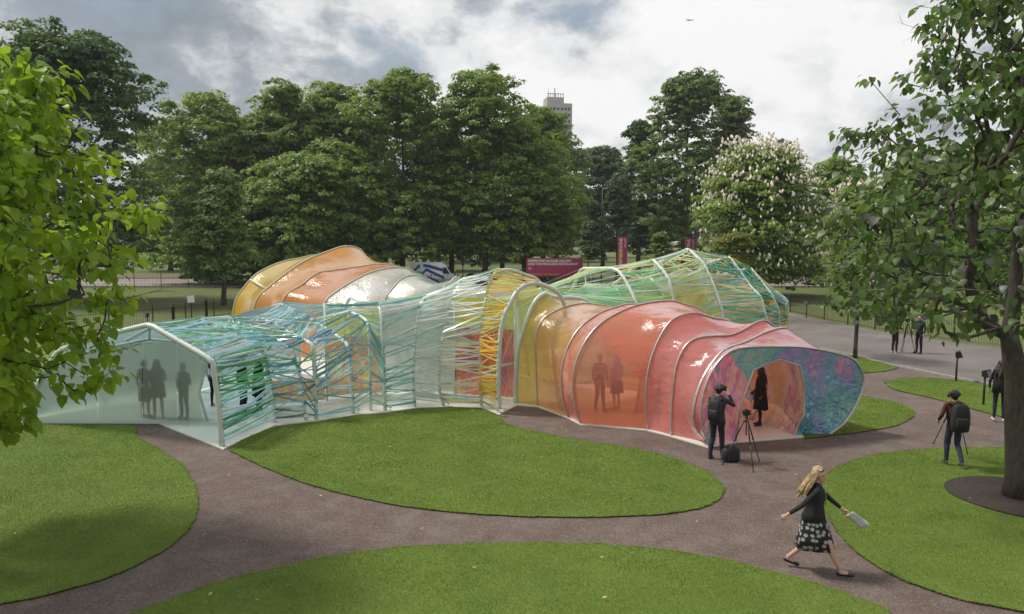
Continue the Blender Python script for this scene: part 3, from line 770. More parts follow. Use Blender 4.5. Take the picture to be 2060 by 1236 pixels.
# match the outer ring to the door ring by angle about the door centre
dc = door.mean(0)
D2 = resample(door, NF)
def blendring(a, b, f): return a * (1 - f) + b * f
g = []
for j in range(19):
    f = j / 18
    ff = f
    P = blendring(outer, D2, ff)
    bulge = 0.05 * math.sin(math.pi * f)
    w = math.sin(math.pi * f) ** 0.6
    fold = np.array([0.12 * mnoise.noise(Vector((p[0] * 1.6 + 3, p[2] * 1.5, p[1]))) + 0.12 * abs(mnoise.noise(Vector((i * 0.26, f * 1.2, 5)))) + 0.06 * abs(mnoise.noise(Vector((i * 0.6, f * 2, 15)))) for i, p in enumerate(P)])
    P = P + np.array((fin[0], fin[1], 0)) * ((bulge + fold * w)[:, None])
    P[:, 2] = np.maximum(P[:, 2], 0.03)
    g.append(P)
ks = int(NF * 0.30)
for nm, lo, hi, mt, lb in (('front_film', 0, ks + 1, D_SIDE, 'magenta and violet crumpled film left of the door'), ('front_film', ks, NF, D_FRONT, 'teal crumpled film over and right of the door')):
    mb = MB(); mb.loft([row[lo:hi] for row in g], False); ppart(mb, nm, mt, True, label=lb)
mb = MB(); mb.tube(door, 0.03, 8); ppart(mb, 'door_frame', M_ALU, True)
# lining of the passage: three frames going in
def inset(P, dist, sc, dx=0.0):
    c = np.array((dc[0], dc[1], 0.03))
    q = (P - c) * sc + c
    q[:, :2] += fin * dist + fd * dx
    q[:, 2] = np.maximum(q[:, 2], 0.03)
    return q
fr1, fr2 = inset(door, 1.7, 1.12, -0.15), inset(door, 3.6, 1.06, -0.9)
for a, b in ((door, fr1), (fr1, fr2)):
    RA, RB = resample(a, 60), resample(b, 60)
    g = []
    for j in range(13):
        f = j / 12; P = RA * (1 - f) + RB * f
        w = math.sin(math.pi * f)
        P = P + (dc * (1, 1, 0.6) - P) * (0.06 * w) + np.array([[mnoise.noise(Vector(p * 2.2)) * 0.07 * w] * 3 for p in P]) * (1, 1, 0.4)
        P[:, 2] = np.maximum(P[:, 2], 0.03)
        g.append(P)
    mb = MB(); mb.loft(g, False); ppart(mb, 'lining_film', D_INNER, True)
for fr in (fr1, fr2):
    mb = MB(); mb.tube(fr, 0.035, 8); ppart(mb, 'passage_frame', M_ALU, True)
# inner skin panel behind the rose film, its sunlit glow put into the colour
def tri_panel(px, Yd, mat, label):
    mb = MB(); P = [AT(x, y, Y) for (x, y), Y in zip(px, Yd)]; mb.add(P, [tuple(range(len(P)))]); ppart(mb, 'inner_panel', mat, label=label)
M_GLOW = m_film('inner film with painted amber glow', (1.0, 0.62, 0.20), (1.0, 0.52, 0.05), 0.8, 0.15, 0.8, (1.0, 0.34, 0.02))
tri_panel([(1205, 655), (1330, 690), (1330, 780), (1285, 760), (1230, 700)], (21.9, 21.5, 21.1, 21.2, 21.6), M_GLOW, 'inner film with painted amber glow glimpsed through the rose film')
cf = lambda r, k: (r['p'] - np.array((*r['c'][:2], 0.0))) * k + np.array((*r['c'][:2], 0.0))
for i in (2, 4):
    P = cf(C[i], 0.80); mb = MB(); mb.tube(P[::3], 0.035, 6); ppart(mb, 'inner_frame', M_STEEL, True)

# ---- E: gold to silver tunnel, back left
E = []
ed = (.70, .71)
E.append(rib(None, ed, [(520, 570), (523, 553), (533, 543), (560, 536)], ((3.2, 4.2), (6.0, 3.2), (7.5, .03)), 60, foot_world=(-15.0, 37.6)))
E.append(rib(None, ed, [(472, 612), (487, 584), (516, 552), (560, 530), (600, 521), (641, 514)], ((1.5, 4.1), (3.0, 2.6), (3.6, .03)), 60, foot_world=(-14.3, 36)))
E.append(rib(None, ed, [(513, 611), (546, 574), (594, 538), (627, 519), (669, 503), (691, 496), (714, 498), (731, 509)], ((0.7, 3.2), (1.0, .03)), 60, foot_world=(-12.7, 34.4)))
E.append(rib(None, ed, [(568, 606), (607, 574), (639, 550), (669, 545), (724, 537), (766, 532)], ((1.0, 3.8), (2.0, 2.2), (2.4, .03)), 60, foot_world=(-10.9, 32.8)))
E.append(rib(None, ed, [(649, 617), (678, 587), (711, 566), (743, 550), (782, 540), (814, 540), (832, 548)], ((0.8, 3.0), (1.3, .03)), 60, foot_world=(-8.9, 31.2)))
E.append(rib(None, (.66, .75), [(772, 612), (788, 584), (811, 560), (838, 555), (866, 566)], ((1.2, 2.6), (1.6, .03)), 60, foot_world=(-6.0, 29.6)))
E.append(rib(None, (.6, .8), [(890, 590), (905, 572), (917, 557), (930, 566)], ((1.2, 3.0), (2.0, .03)), 60, foot_world=(-3.0, 27.4)))
EM = [F_GOLD, F_GOLD, F_TAN, F_ORANGE, F_SILVER, F_MINT]
for i in range(6): film(E[i], E[i + 1], EM[i], sag=[.1, .15, .18, .12, .2, .3][i], m=12, n=54)
for r in E: ribtube(r, 0.05, M_STEEL, flat=0.6, out=0.02)
beam(rp(E[1], .25), rp(E[2], .22), 0.05, 'rail')
# clear sheet between the back tunnel and the hall ribs
for a, b, mt in ((A[6], A[7], F_SILVER), (A[7], A[8], F_SILVER), (A[8], A[9], F_LEMON)):
    film(a, b, mt, a['ridge'], 1.0, m=10, n=30, sag=0.12, off=0.25, name='hall_roof_film')

# ---- D: green ribbon dome, back right
Dn = []
dd = (-.5, .87)
Dn.append(rib(None, dd, [(1142, 606)], ((2.0, 3.2), (4.5, 2.6), (6.0, .03)), 60, True, foot_world=(2.4, 25.2), ridge=1))
Dn.append(rib((1290, 752), dd, [(1279, 611), (1262, 575), (1248, 552), (1235, 543), (1170, 543)], ((1.2, 2.2), (1.6, .03)), 60, False, ridge=4))
Dn.append(rib((1360, 746), dd, [(1353, 609), (1346, 566), (1333, 547), (1314, 526), (1285, 534)], ((2.0, 3.0), (3.6, .03)), 60, False, ridge=4))
Dn.append(rib((1459, 736), dd, [(1453, 642), (1448, 616), (1431, 568), (1415, 533), (1384, 503), (1322, 533)], ((1.0, 2.4), (1.6, .03)), 60, False, ridge=5))
Dn.append(rib((1544, 719), dd, [(1540, 647), (1530, 601), (1505, 575), (1467, 519), (1413, 536)], ((1.0, 2.4), (1.6, .03)), 60, False, ridge=4))
Dn.append(rib((1568, 708), dd, [(1563, 622), (1550, 594), (1508, 540), (1470, 556)], ((1.0, 2.6), (2.2, .03)), 60, False, ridge=3))
Dn.append(rib((1584, 698), dd, [(1582, 650), (1582, 606), (1548, 580)], ((1.6, 2.4), (2.6, .03)), 60, False, ridge=3))
for r in Dn[1:]: ribtube(r, 0.075, M_STEEL, out=0.05)
for i in range(1, 6):
    beam(rp(Dn[i], Dn[i]['ridge']), rp(Dn[i + 1], Dn[i + 1]['ridge']), 0.045, 'ridge_beam')
def shrunk(r, k=0.86):
    c = np.array((r['c'][0], r['c'][1], 0.0)); q = dict(r); q['p'] = (r['p'] - c) * k + c; q['p'][:, 2] = np.maximum(q['p'][:, 2], .03)
    return q
DM = [F_GREEN, F_GREEN, F_LEMON, F_PINKY, F_PINKY]
DS = [shrunk(r, .84) for r in Dn]
for i in range(5): film(DS[i], DS[i + 1], DM[i], m=10, n=44, sag=0.1, name='inner_film')
for r in DS[1:5]: ribtube(r, 0.045, M_STEEL, name='inner_rib', s1=0.7)

# ---- webbing ribbons
PAL = {
 'lb': m_ribbon('sky blue ribbon', (0.48, 0.76, 0.88), .06), 'gr': m_ribbon('leaf green ribbon', (0.13, 0.42, 0.18), .10), 'gy': m_ribbon('slate ribbon', (0.22, 0.32, 0.32), .15),
 'db': m_ribbon('deep blue ribbon', (0.08, 0.34, 0.55), .12), 'tq': m_ribbon('dull teal ribbon', (0.20, 0.50, 0.52), .16), 'wh': m_ribbon('milky ribbon', (0.82, 0.88, 0.88), .08),
 'pt': m_ribbon('pale sea green ribbon', (0.58, 0.76, 0.68), .22), 'ye': m_ribbon('amber yellow ribbon', (0.85, 0.58, 0.06), .06), 'py': m_ribbon('pale yellow ribbon', (0.86, 0.80, 0.38), .15),
 'mg': m_ribbon('mint green ribbon', (0.32, 0.68, 0.46), .15), 'em': m_ribbon('emerald ribbon', (0.02, 0.50, 0.38), .06), 'dg': m_ribbon('dark emerald ribbon', (0.012, 0.28, 0.21), .06), 'li': m_ribbon('lime ribbon', (0.56, 0.74, 0.24), .12)}
RIBBONS = []
def ribbon(ra, rb, sa, sb, col, w):
    p, q = rp(ra, sa), rp(rb, sb)
    L = np.linalg.norm(q - p)
    if L < 0.15: return
    m = (p + q) / 2; c = (ra['c'] + rb['c']) / 2
    out = m - c; out /= np.linalg.norm(out)
    d = (q - p) / L
    side = np.cross(d, out); side /= np.linalg.norm(side)
    out = np.cross(side, d)
    off = 0.085 + random.uniform(-.02, .02)
    tw = random.uniform(-.35, .35); sagv = random.uniform(0, .02) * L
    V = []
    n = 5
    for i in range(n):
        f = i / (n - 1)
        a = tw * (f - .5) * 2
        s = side * math.cos(a) + out * math.sin(a)
        x = p * (1 - f) + q * f + out * off; x = x + np.array((0, 0, -1)) * sagv * 4 * f * (1 - f)
        V += [x - s * w / 2, x + s * w / 2]
    RIBBONS.append((V, col, L))
def web(ra, rb, s0, s1, count, pal, spread=0.10, w=(.035, .06), zig=0.6):
    """s0/s1 are (start, end) ranges on the two ribs"""
    k = 0; slots = []
    while k < count:
        if not slots:
            m = max(8, count // 3); slots = [(i + random.random()) / m for i in range(m)]; random.shuffle(slots)
        fcur = slots.pop()
        run = random.randint(2, 3) if random.random() < zig else 1
        col = random.choice(pal); ww = random.uniform(*w)
        side = random.randint(0, 1)
        for _ in range(run):
            fn = min(1, max(0, fcur + random.gauss(0, spread * .55)))
            a, b = (fcur, fn) if side == 0 else (fn, fcur)
            ribbon(ra, rb, s0[0] + (s0[1] - s0[0]) * a, s1[0] + (s1[1] - s1[0]) * b, col, ww)
            fcur = fn; side ^= 1; k += 1
sp = lambda r, e=0.0: (0.015, min(1, r['ridge'] + e))
WA = [(60, ['lb', 'lb', 'gr', 'gr', 'mg', 'wh', 'tq', 'lb', 'lb']), (58, ['lb', 'gr', 'wh', 'lb', 'gy', 'tq', 'gr', 'lb']), (26, ['gr', 'gy', 'db', 'lb']), (46, ['db', 'lb', 'lb', 'gy', 'tq', 'wh']),
      (40, ['tq', 'db', 'tq', 'gy', 'pt']), (34, ['tq', 'pt', 'tq', 'pt']), (40, ['pt', 'pt', 'wh', 'tq', 'pt']), (42, ['wh', 'wh', 'pt', 'wh']), (46, ['wh', 'wh', 'pt', 'wh', 'py']), (64, ['ye', 'ye', 'ye', 'py', 'pt', 'li'])]
for i, (cnt, pal) in enumerate(WA):
    web(A[i], A[i + 1], sp(A[i]), sp(A[i + 1]), int(cnt * 1.9), pal, 0.11 if i < 4 else 0.08, (.036, .06) if i in (0, 1, 7, 8) else (.03, .05))
# long runs drawn along the roof edge from rib to rib
for i in range(4, 9):
    for k in range(9):
        a = A[i]['ridge'] * random.uniform(.86, 1.02); b = A[i + 1]['ridge'] * random.uniform(.86, 1.02)
        ribbon(A[i], A[i + 1], a, b, random.choice(['tq', 'pt', 'mg', 'wh', 'pt']), random.uniform(.04, .06))
for i in range(0, 4):
    for k in range(24):
        a = A[i]['ridge'] * random.uniform(.5, 1.0); b = A[i + 1]['ridge'] * random.uniform(.55, 1.0)
        ribbon(A[i], A[i + 1], a, b, random.choice(['wh', 'wh', 'lb', 'gr', 'pt', 'mg', 'wh']), random.uniform(.04, .065))
WD = [(58, ['mg', 'pt', 'mg', 'py', 'ye', 'pt', 'mg']), (56, ['mg', 'pt', 'py', 'pt', 'wh', 'li', 'mg']), (60, ['mg', 'pt', 'py', 'wh', 'li', 'pt']), (64, ['mg', 'em', 'py', 'pt', 'wh', 'em']), (60, ['em', 'em', 'dg', 'ye', 'gr']), (60, ['em', 'dg', 'dg', 'ye', 'lb'])]
for i, (cnt, pal) in enumerate(WD):
    e = 0.12
    web(Dn[i], Dn[i + 1], (0.04, min(1, Dn[i]['ridge'] + e)) if i else (0.3, 0.75), (0.04, min(1, Dn[i + 1]['ridge'] + e)), int(cnt * (1.4 if i < 3 else 1.9)), pal, 0.10, (.045, .075), 0.4)
    for k in range(8):
        ribbon(Dn[i], Dn[i + 1], random.uniform(.5, .95), random.uniform(.5, .95), random.choice(pal), .05)
_rf = [(0, 1, 3, 2), (2, 3, 5, 4), (4, 5, 7, 6), (6, 7, 9, 8)]
RIBBONS.sort(key=lambda r: -r[2] * (1.6 if r[0][0][1] < 24 else 0.7))
for V, col, L in RIBBONS[:298]:
    o = link('ribbon', np_mesh('ribbon', np.array(V), np.array(_rf), PAL[col]), pav); o.matrix_parent_inverse = _pinv
V, F, MI = [], [], []; keys = list(PAL)
for k, (v, col, L) in enumerate(RIBBONS[298:]):
    V += v; F += [tuple(i + 10 * k for i in f) for f in _rf]; MI += [keys.index(col)] * 4
o = link('ribbon_webbing', np_mesh('ribbon_webbing', np.array(V), np.array(F), [PAL[k] for k in keys], MI), pav); o.matrix_parent_inverse = _pinv
tag(o, kind='stuff')
# clips where ribbons wrap the ribs
mb = MB(); mb.box((0, 0, 0), (.05, .05, .03)); _clip = mb.mesh('clip', M_CLIP)
for r in A:
    for s in np.arange(0.05, r['ridge'], 0.045):
        p = rp(r, s); d = Vector(p - r['c']).normalized()
        o = link('clip', _clip, pav, tuple(p + np.array(d) * 0.07)); o.matrix_parent_inverse = _pinv
        o.rotation_mode = 'QUATERNION'; o.rotation_quaternion = d.to_track_quat('Z', 'Y')
# little floodlights at the feet of the ribs
M_BLACK = plain('black metal', (0.015, 0.015, 0.016), 0.45)
for x, y in ((540, 850), (612, 848), (716, 834), (780, 828), (897, 819), (1004, 838)):
    g0 = G(x + 5, y)
    mb = MB(); mb.tube([(0, 0, 0.02), (0, 0, .14)], .012, 6); mb.box((0, -.02, .17), (.12, .07, .09), Matrix.Rotation(-.5, 3, 'X'))
    o = mb.build('uplight', M_STEEL, pav); o.location = tuple(g0); o.matrix_parent_inverse = _pinv
# ================================================================== trees
def m_leaf(name, dark, mid, light, trans=0.45, rough=0.5, back=None, sc=0.35):
    t = NT(name)
    geo = t.node('ShaderNodeNewGeometry')
    r = geo.outputs['Random Per Island']
    n = t.noise(t.coord('World'), sc, 4, 0.6)
    f = t.math('ADD', t.math('MULTIPLY', r, 0.5), t.math('MULTIPLY', n, 0.6))
    col = t.ramp(f, [(0.25, dark), (0.55, mid), (0.85, light)])
    if back is not None:
        col = t.mix(geo.outputs['Backfacing'], col, back)
    d = t.pbr(col, rough, 0, None, **{'Specular IOR Level': 0.35})
    tl = t.node('ShaderNodeBsdfTranslucent', {0: t.mix(0.35, col, tuple(min(1, x * 1.6) for x in light))}).outputs[0]
    return t.done(t.mixs(trans, d, tl))
def m_bark(name, col):
    t = NT(name)
    p = t.coord('World', (1, 1, 0.25))
    n = t.noise(p, 9, 6, 0.75, 1.2); n2 = t.noise(t.coord('World'), 1.4, 4, 0.6)
    c = t.ramp(n, [(0.3, tuple(x * .35 for x in col)), (0.62, tuple(x * 1.5 for x in col))])
    c = t.mix(t.ramp(n2, [(0.5, (0,) * 3), (0.75, (.5,) * 3)]), c, (0.075, 0.085, 0.035))
    return t.done(t.pbr(c, 0.9, 0, t.bump(n, 0.9, 0.04)))
B_DARK = m_bark('dark bark', (0.072, 0.058, 0.046))
B_GREY = m_bark('grey brown bark', (0.085, 0.070, 0.058))
L_CHEST = m_leaf('chestnut leaf', (0.087, 0.152, 0.029), (0.181, 0.276, 0.049), (0.308, 0.406, 0.071))
L_LIME = m_leaf('lime leaf', (0.071, 0.125, 0.033), (0.132, 0.210, 0.050), (0.228, 0.309, 0.072))
L_DARK = m_leaf('dark broadleaf', (0.032, 0.074, 0.025), (0.072, 0.138, 0.037), (0.138, 0.232, 0.054))
L_BRIGHT = m_leaf('fresh green leaf', (0.061, 0.116, 0.020), (0.116, 0.198, 0.031), (0.187, 0.275, 0.044))
L_YELLOW = m_leaf('yellow green leaf', (0.08, 0.13, 0.02), (0.16, 0.21, 0.03), (0.28, 0.28, 0.045))
L_PALE = m_leaf('hazy pale leaf', (0.055, 0.082, 0.032), (0.090, 0.128, 0.048), (0.130, 0.170, 0.065))
L_CATL = m_leaf('large bright leaf', (0.109, 0.199, 0.013), (0.205, 0.339, 0.018), (0.333, 0.461, 0.026), 0.45, 0.4, None, 0.5)
L_CATR = m_leaf('large dull leaf', (0.052, 0.107, 0.021), (0.099, 0.185, 0.033), (0.159, 0.258, 0.050), 0.42, 0.42, (0.103, 0.163, 0.052), 0.9)
L_CATP = m_leaf('large purple grey leaf', (0.075, 0.065, 0.062), (0.11, 0.10, 0.095), (0.15, 0.14, 0.13), 0.2, 0.45)
M_FLOWER = plain('cream pink blossom', (0.80, 0.70, 0.60), 0.7, 0, 0.2, 1.5)

def rnd_unit(n, rng):
    v = rng.normal(size=(n, 3)); return v / np.linalg.norm(v, axis=1, keepdims=True)
def leaf_cards(C, N, size, rng, droop=0.35, aspect=0.72):
    """rhombic leaf cards at C, facing about N"""
    n = len(C)
    t = np.cross(N, rnd_unit(n, rng)); t /= np.maximum(np.linalg.norm(t, axis=1, keepdims=True), 1e-6)
    t[:, 2] -= droop; t /= np.linalg.norm(t, axis=1, keepdims=True)
    s = np.cross(N, t); s /= np.maximum(np.linalg.norm(s, axis=1, keepdims=True), 1e-6)
    z = size * rng.uniform(0.6, 1.25, n)[:, None]
    V = np.stack([C - t * z * .5, C + s * z * aspect * .5 - t * z * .05, C + t * z * .55, C - s * z * aspect * .5 - t * z * .05], 1).reshape(-1, 3)
    return V
def crown_mesh(env, seed, nlobes, nclump, nleaf, leaf, mat, clump_r=0.9, flat=0.75, holes=0.25, prof=None, inner=0.2):
    """env=(rx,ry,rz) crown half sizes, centred on its middle. Lobes fill it, clumps sit on lobes, leaves on clumps."""
    rng = np.random.default_rng(seed)
    rx, ry, rz = env
    ctr, rad = [], []
    for i in range(nlobes):
        z = rng.uniform(-0.82, 0.86) if i else 0.80
        w = prof(z) if prof else math.sqrt(max(0, 1 - (z * .92) ** 2)) * (1.0 if z < 0.2 else 1 - 0.25 * z)
        a = i * 2.4 + rng.uniform(-.5, .5); q = w * (0.15 + 0.47 * rng.random()) if i else 0.06
        ctr.append((math.cos(a) * q * rx, math.sin(a) * q * ry, z * rz))
        rad.append(np.array((rx, ry, min(rz * 0.62, rx * 1.1))) * max(0.28, 0.52 * (0.45 + 0.55 * w)) * rng.uniform(0.75, 1.15))
    ctr, rad = np.array(ctr), np.array(rad)
    k = rng.integers(0, nlobes, nclump)
    d = rnd_unit(nclump, rng); d[:, 2] = np.where(d[:, 2] < -0.35, -d[:, 2], d[:, 2])
    sh = np.where(rng.random(nclump) < inner, rng.uniform(.35, .9, nclump), rng.uniform(0.88, 1.08, nclump))
    P = ctr[k] + d * rad[k] * sh[:, None]
    # drop clumps deep inside the crown, keep it leafy outside
    e = (P / np.array((rx, ry, rz))); r = np.linalg.norm(e, axis=1)
    keep = (r > 0.42) | (rng.random(nclump) < 0.35)
    keep &= rng.random(nclump) > holes * (0.5 + 0.5 * np.sin(P[:, 0] * 1.1 + seed) * np.sin(P[:, 2] * 1.3 + P[:, 1]))
    P, d = P[keep], d[keep]
    cr = clump_r * rng.uniform(.6, 1.3, len(P))
    q = rnd_unit(len(P) * nleaf, rng); q[:, 2] = np.abs(q[:, 2]) * 0.9 - 0.15
    Cc = np.repeat(P, nleaf, 0) + q * np.repeat(cr, nleaf)[:, None] * (1, 1, flat) * rng.uniform(.55, 1.05, len(q))[:, None]
    N = q * 0.7 + np.repeat(d, nleaf, 0) * 0.35 + rnd_unit(len(q), rng) * 0.45 + np.array((0, 0, .45))
    N /= np.linalg.norm(N, axis=1, keepdims=True)
    V = leaf_cards(Cc, N, leaf * .86, rng)
    return np_mesh('crown', V, np.arange(len(V)).reshape(-1, 4), mat), P, d
def trunk_mesh(h, r, ctop, seed, mat, lean=0.0, limbs=6, spread=3.0):
    rng = np.random.default_rng(seed + 77)
    mb = MB()
    pts = [np.array((0.0, 0, -0.1))]
    for i in range(1, 9):
        f = i / 8
        pts.append(np.array((lean * f + 0.12 * math.sin(f * 5 + seed), 0.12 * math.cos(f * 4 + seed), h + (ctop - h) * max(0, (f - .4) / .6) if f > .4 else h * f / .4)))
    rr = [r * 1.35, r * 1.02, r * .95, r * .9, r * .75, r * .6, r * .45, r * .3, r * .12]
    mb.tube(pts, rr, 9)
    for i in range(limbs):
        b = pts[3 + i % 4]; a = i * 2.4 + rng.random()
        e = b + np.array((math.cos(a) * spread, math.sin(a) * spread, spread * rng.uniform(.4, 1.0)))
        m = (b + e) / 2 + np.array((0, 0, -spread * .1))
        mb.tube([b, m, e], [r * .42, r * .25, r * .06], 6)
    return mb.mesh('trunk', mat, True)

def far_tree(name, label, px, ytop, Y, hw, ybot, mat, seed, ncl=260, nleaf=34, leaf=0.5, group=None, lobes=16, bark=None, prof=None, holes=0.25, clump=0.95, trunk_r=0.38, depth=0.9, cat='tree', inner=0.2):
    c = AT(px, ytop, Y); ztop = c[2]; zb = max(0.15, AT(px, ybot, Y)[2])
    rx = hw / F_PX * Y; rz = (ztop - zb) / 2
    root = empty(name, (c[0], Y, -0.03), 0, label, cat, group)
    me, P, d = crown_mesh((rx, rx * depth, rz), seed, int(lobes * 1.9), int(ncl * 2.9), int(nleaf * 1.05), leaf, mat, clump, holes=holes, prof=prof, inner=inner)
    cr = link('crown', me, root, (0, 0, zb + rz + 0.03))
    link('trunk', trunk_mesh(max(zb + rz * .35, 1.0), trunk_r, zb + rz * 1.6, seed, bark or B_DARK, limbs=7, spread=rx * .55), root)
    return root, cr, P, d, zb + rz
TALL = lambda z: 1.0 if -0.6 < z < 0.35 else (max(0.3, 1 - (z - .35) * .95) if z >= .35 else max(.7, 1 + (z + .6) * .7))
CONE = lambda z: max(.12, .55 - z * .5)
ROW = 'chestnuts standing in a row along the road'
rowL = [(405, 196, 88, 90, 545), (560, 188, 91, 82, 540), (672, 178, 94, 72, 520), (806, 155, 90, 102, 540), (975, 143, 90, 88, 540), (1092, 226, 97, 62, 520)]
names = ['broad chestnut with a low rounded top beside the small conical tree', 'chestnut with two small peaks next in the row', 'narrow pointed chestnut between two wider neighbours', 'tall broad chestnut behind the patterned van', 'tallest pointed chestnut above the silver car', 'chestnut whose crown half hides the concrete tower']
for i, (x, yt, Y, hw, yb) in enumerate(rowL):
    far_tree('chestnut_tree', names[i], x, yt, Y, hw * 1.42, yb + 30, L_CHEST, 20 + i, 400, 36, 0.52, ROW, 18, prof=TALL, holes=0.35)
frontL = [(1056, 255, 92, 112, 545, 'full chestnut bulging forward of the row beside the long sign'), (610, 320, 82, 104, 575, 'leafy chestnut behind the golden film tunnel'), (738, 345, 91, 84, 562, 'low spreading chestnut left of the patterned van'), (505, 372, 84, 82, 575, 'shorter chestnut filling the gap behind the yellow film'), (905, 300, 94, 92, 530, 'chestnut whose bare trunk shows behind the yellow marker post'), (690, 300, 87, 80, 560, 'chestnut filling the row behind the narrow pointed one'), (455, 300, 92, 90, 566, 'shaded chestnut behind the small conical tree')]
for i, (x, yt, Y, hw, yb, lb) in enumerate(frontL):
    far_tree('chestnut_tree', lb, x, yt, Y, hw * 1.3, yb + 18, L_CHEST, 40 + i, 330, 36, 0.5, ROW, 16, prof=TALL, holes=0.2)
far_tree('broadleaf_tree', 'very large dark tree towering behind the bright left tree', 118, 84, 62, 222, 585, L_DARK, 61, 560, 40, 0.42, None, 24, prof=TALL, trunk_r=.6, clump=.85, holes=.2)
backL = [(330, 250, 'far-off tree filling the gap beside the very large dark tree'), (480, 262, 'far-off tree between the first two chestnuts'), (620, 255, 'far-off tree behind the two-peaked chestnut'), (745, 250, 'far-off tree left of the tall broad chestnut'), (880, 245, 'far-off tree seen between the tall chestnuts'), (1010, 262, 'far-off tree behind the tallest pointed chestnut'), (1120, 285, 'far-off tree below the concrete tower')]
for i, (x, yt, lb) in enumerate(backL):
    far_tree('broadleaf_tree', lb, x, yt, 126, 92, 560, L_LIME, 120 + i, 260, 32, 0.62, 'trees of the row behind the chestnuts', 14, prof=TALL, clump=1.3, holes=.1)
far_tree('conical_tree', 'small conical tree in front of the railings beside the park road', 440, 340, 58, 92, 598, L_LIME, 62, 300, 34, 0.32, None, 16, prof=CONE, trunk_r=.2, clump=.55)
far_tree('lime_tree', 'hazy rounded tree far off between the tower and the dark tree', 1215, 308, 150, 66, 520, L_PALE, 63, 260, 30, 0.8, None, 14, prof=TALL, clump=1.3)
far_tree('lime_tree', 'pale narrow tree rising behind the lamp post', 1246, 358, 92, 52, 528, L_PALE, 64, 240, 32, 0.42, None, 14, prof=CONE, clump=.7)
far_tree('broadleaf_tree', 'tall dark tree with a domed head behind the flowering chestnut', 1385, 162, 106, 112, 535, L_LIME, 65, 460, 36, 0.55, None, 22, prof=TALL, trunk_r=.6)
far_tree('broadleaf_tree', 'open-crowned tree leaning right of the domed one', 1476, 190, 110, 62, 480, L_LIME, 66, 260, 34, 0.55, None, 14, prof=TALL, holes=.5)
far_tree('broadleaf_tree', 'dark shoulder tree left of the domed tree', 1290, 246, 113, 58, 535, L_DARK, 67, 260, 34, 0.55, None, 14, prof=TALL)
far_tree('lime_tree', 'small dark tree peeping over the flowering chestnut', 1570, 288, 122, 50, 470, L_DARK, 68, 200, 30, 0.6, None, 12)
far_tree('lime_tree', 'fresh green tree right of the flowering chestnut', 1690, 318, 108, 78, 520, L_CHEST, 69, 240, 32, 0.55, None, 14)
far_tree('lime_tree', 'broad green tree behind the near right tree', 1850, 318, 84, 130, 560, L_LIME, 70, 300, 34, 0.5, None, 16, prof=TALL)
far_tree('lime_tree', 'dense green tree behind the dark trunk at the drive', 2010, 290, 78, 140, 570, L_CHEST, 71, 300, 34, 0.5, None, 16, prof=TALL)
# flowering chestnuts
DOME = lambda z: 1.0 if z < -0.1 else max(.3, 1 - (z + .1) * .72)
def blossom(root, P, d, zc, rx, rng, n):
    k = [i for i in range(len(P)) if (d[i][2] > -0.1) and np.linalg.norm(P[i][:2]) + abs(P[i][2]) > rx * .55]
    mb = MB()
    for i in range(n):
        j = k[rng.integers(0, len(k))]
        o = rnd_unit(1, rng)[0]; o[2] = abs(o[2])
        p = P[j] + d[j] * 0.55 + o * 0.75
        h = rng.uniform(.22, .38); w = h * .34
        lean = np.array((rng.normal() * .07, rng.normal() * .07, 0))
        rings = []
        for z, r in ((0, .55), (.3, 1.0), (.65, .7), (1.0, .12)):
            rings.append([tuple(p + lean * z + np.array((math.cos(a) * w * r * rng.uniform(.7, 1.2), math.sin(a) * w * r * rng.uniform(.7, 1.2), h * z))) for a in np.linspace(0, 6.283, 6)[:-1]])
        mb.loft(rings, True, True)
    o = mb.build('blossom_spikes', M_FLOWER, root, kind='stuff'); o.location = (0, 0, zc + .03)
    return o
for args, nb, lb in (((1532, 300, 66, 152, 598), 2600, 'round horse chestnut covered in pale pink flower spikes'), ((1728, 380, 73, 98, 545), 800, 'second flowering chestnut half hidden by the near right tree')):
    root, cr, P, d, zc = far_tree('flowering_chestnut', lb, *args, L_CHEST, 81 + nb % 7, 640 if nb > 1000 else 320, 34, 0.36, None, 26, prof=DOME, clump=.75, holes=.08)
    blossom(root, P, d, zc, args[3] / F_PX * args[2], np.random.default_rng(nb), nb)
# shrubs and young trees
far_tree('young_tree', 'small pale young tree beside the long maroon sign', 1186, 448, 74, 40, 540, L_PALE, 91, 110, 30, 0.26, None, 10, prof=CONE, trunk_r=.07, clump=.42)
far_tree('young_tree', 'small yellow green tree between the two upright signs', 1328, 468, 76, 34, 536, L_YELLOW, 92, 90, 28, 0.26, None, 9, prof=CONE, trunk_r=.07, clump=.42)
far_tree('shrub', 'yellow green shrub in front of the flowering chestnut', 1482, 472, 60, 58, 560, L_YELLOW, 93, 120, 26, 0.24, None, 10, trunk_r=.06, clump=.4, holes=.5, cat='shrub')
far_tree('shrub', 'yellow tinged shrub beyond the drive railings', 1712, 488, 52, 62, 620, L_YELLOW, 94, 130, 26, 0.22, None, 10, trunk_r=.06, clump=.4, holes=.5, cat='shrub')
far_tree('shrub', 'bright green bush behind the right-hand railings', 1990, 445, 62, 85, 600, L_BRIGHT, 95, 190, 30, 0.26, None, 12, trunk_r=.08, clump=.5, cat='shrub')
far_tree('shrub', 'fresh green bush under the second flowering chestnut', 1830, 470, 66, 80, 600, L_BRIGHT, 96, 190, 30, 0.26, None, 12, trunk_r=.08, clump=.5, cat='shrub')
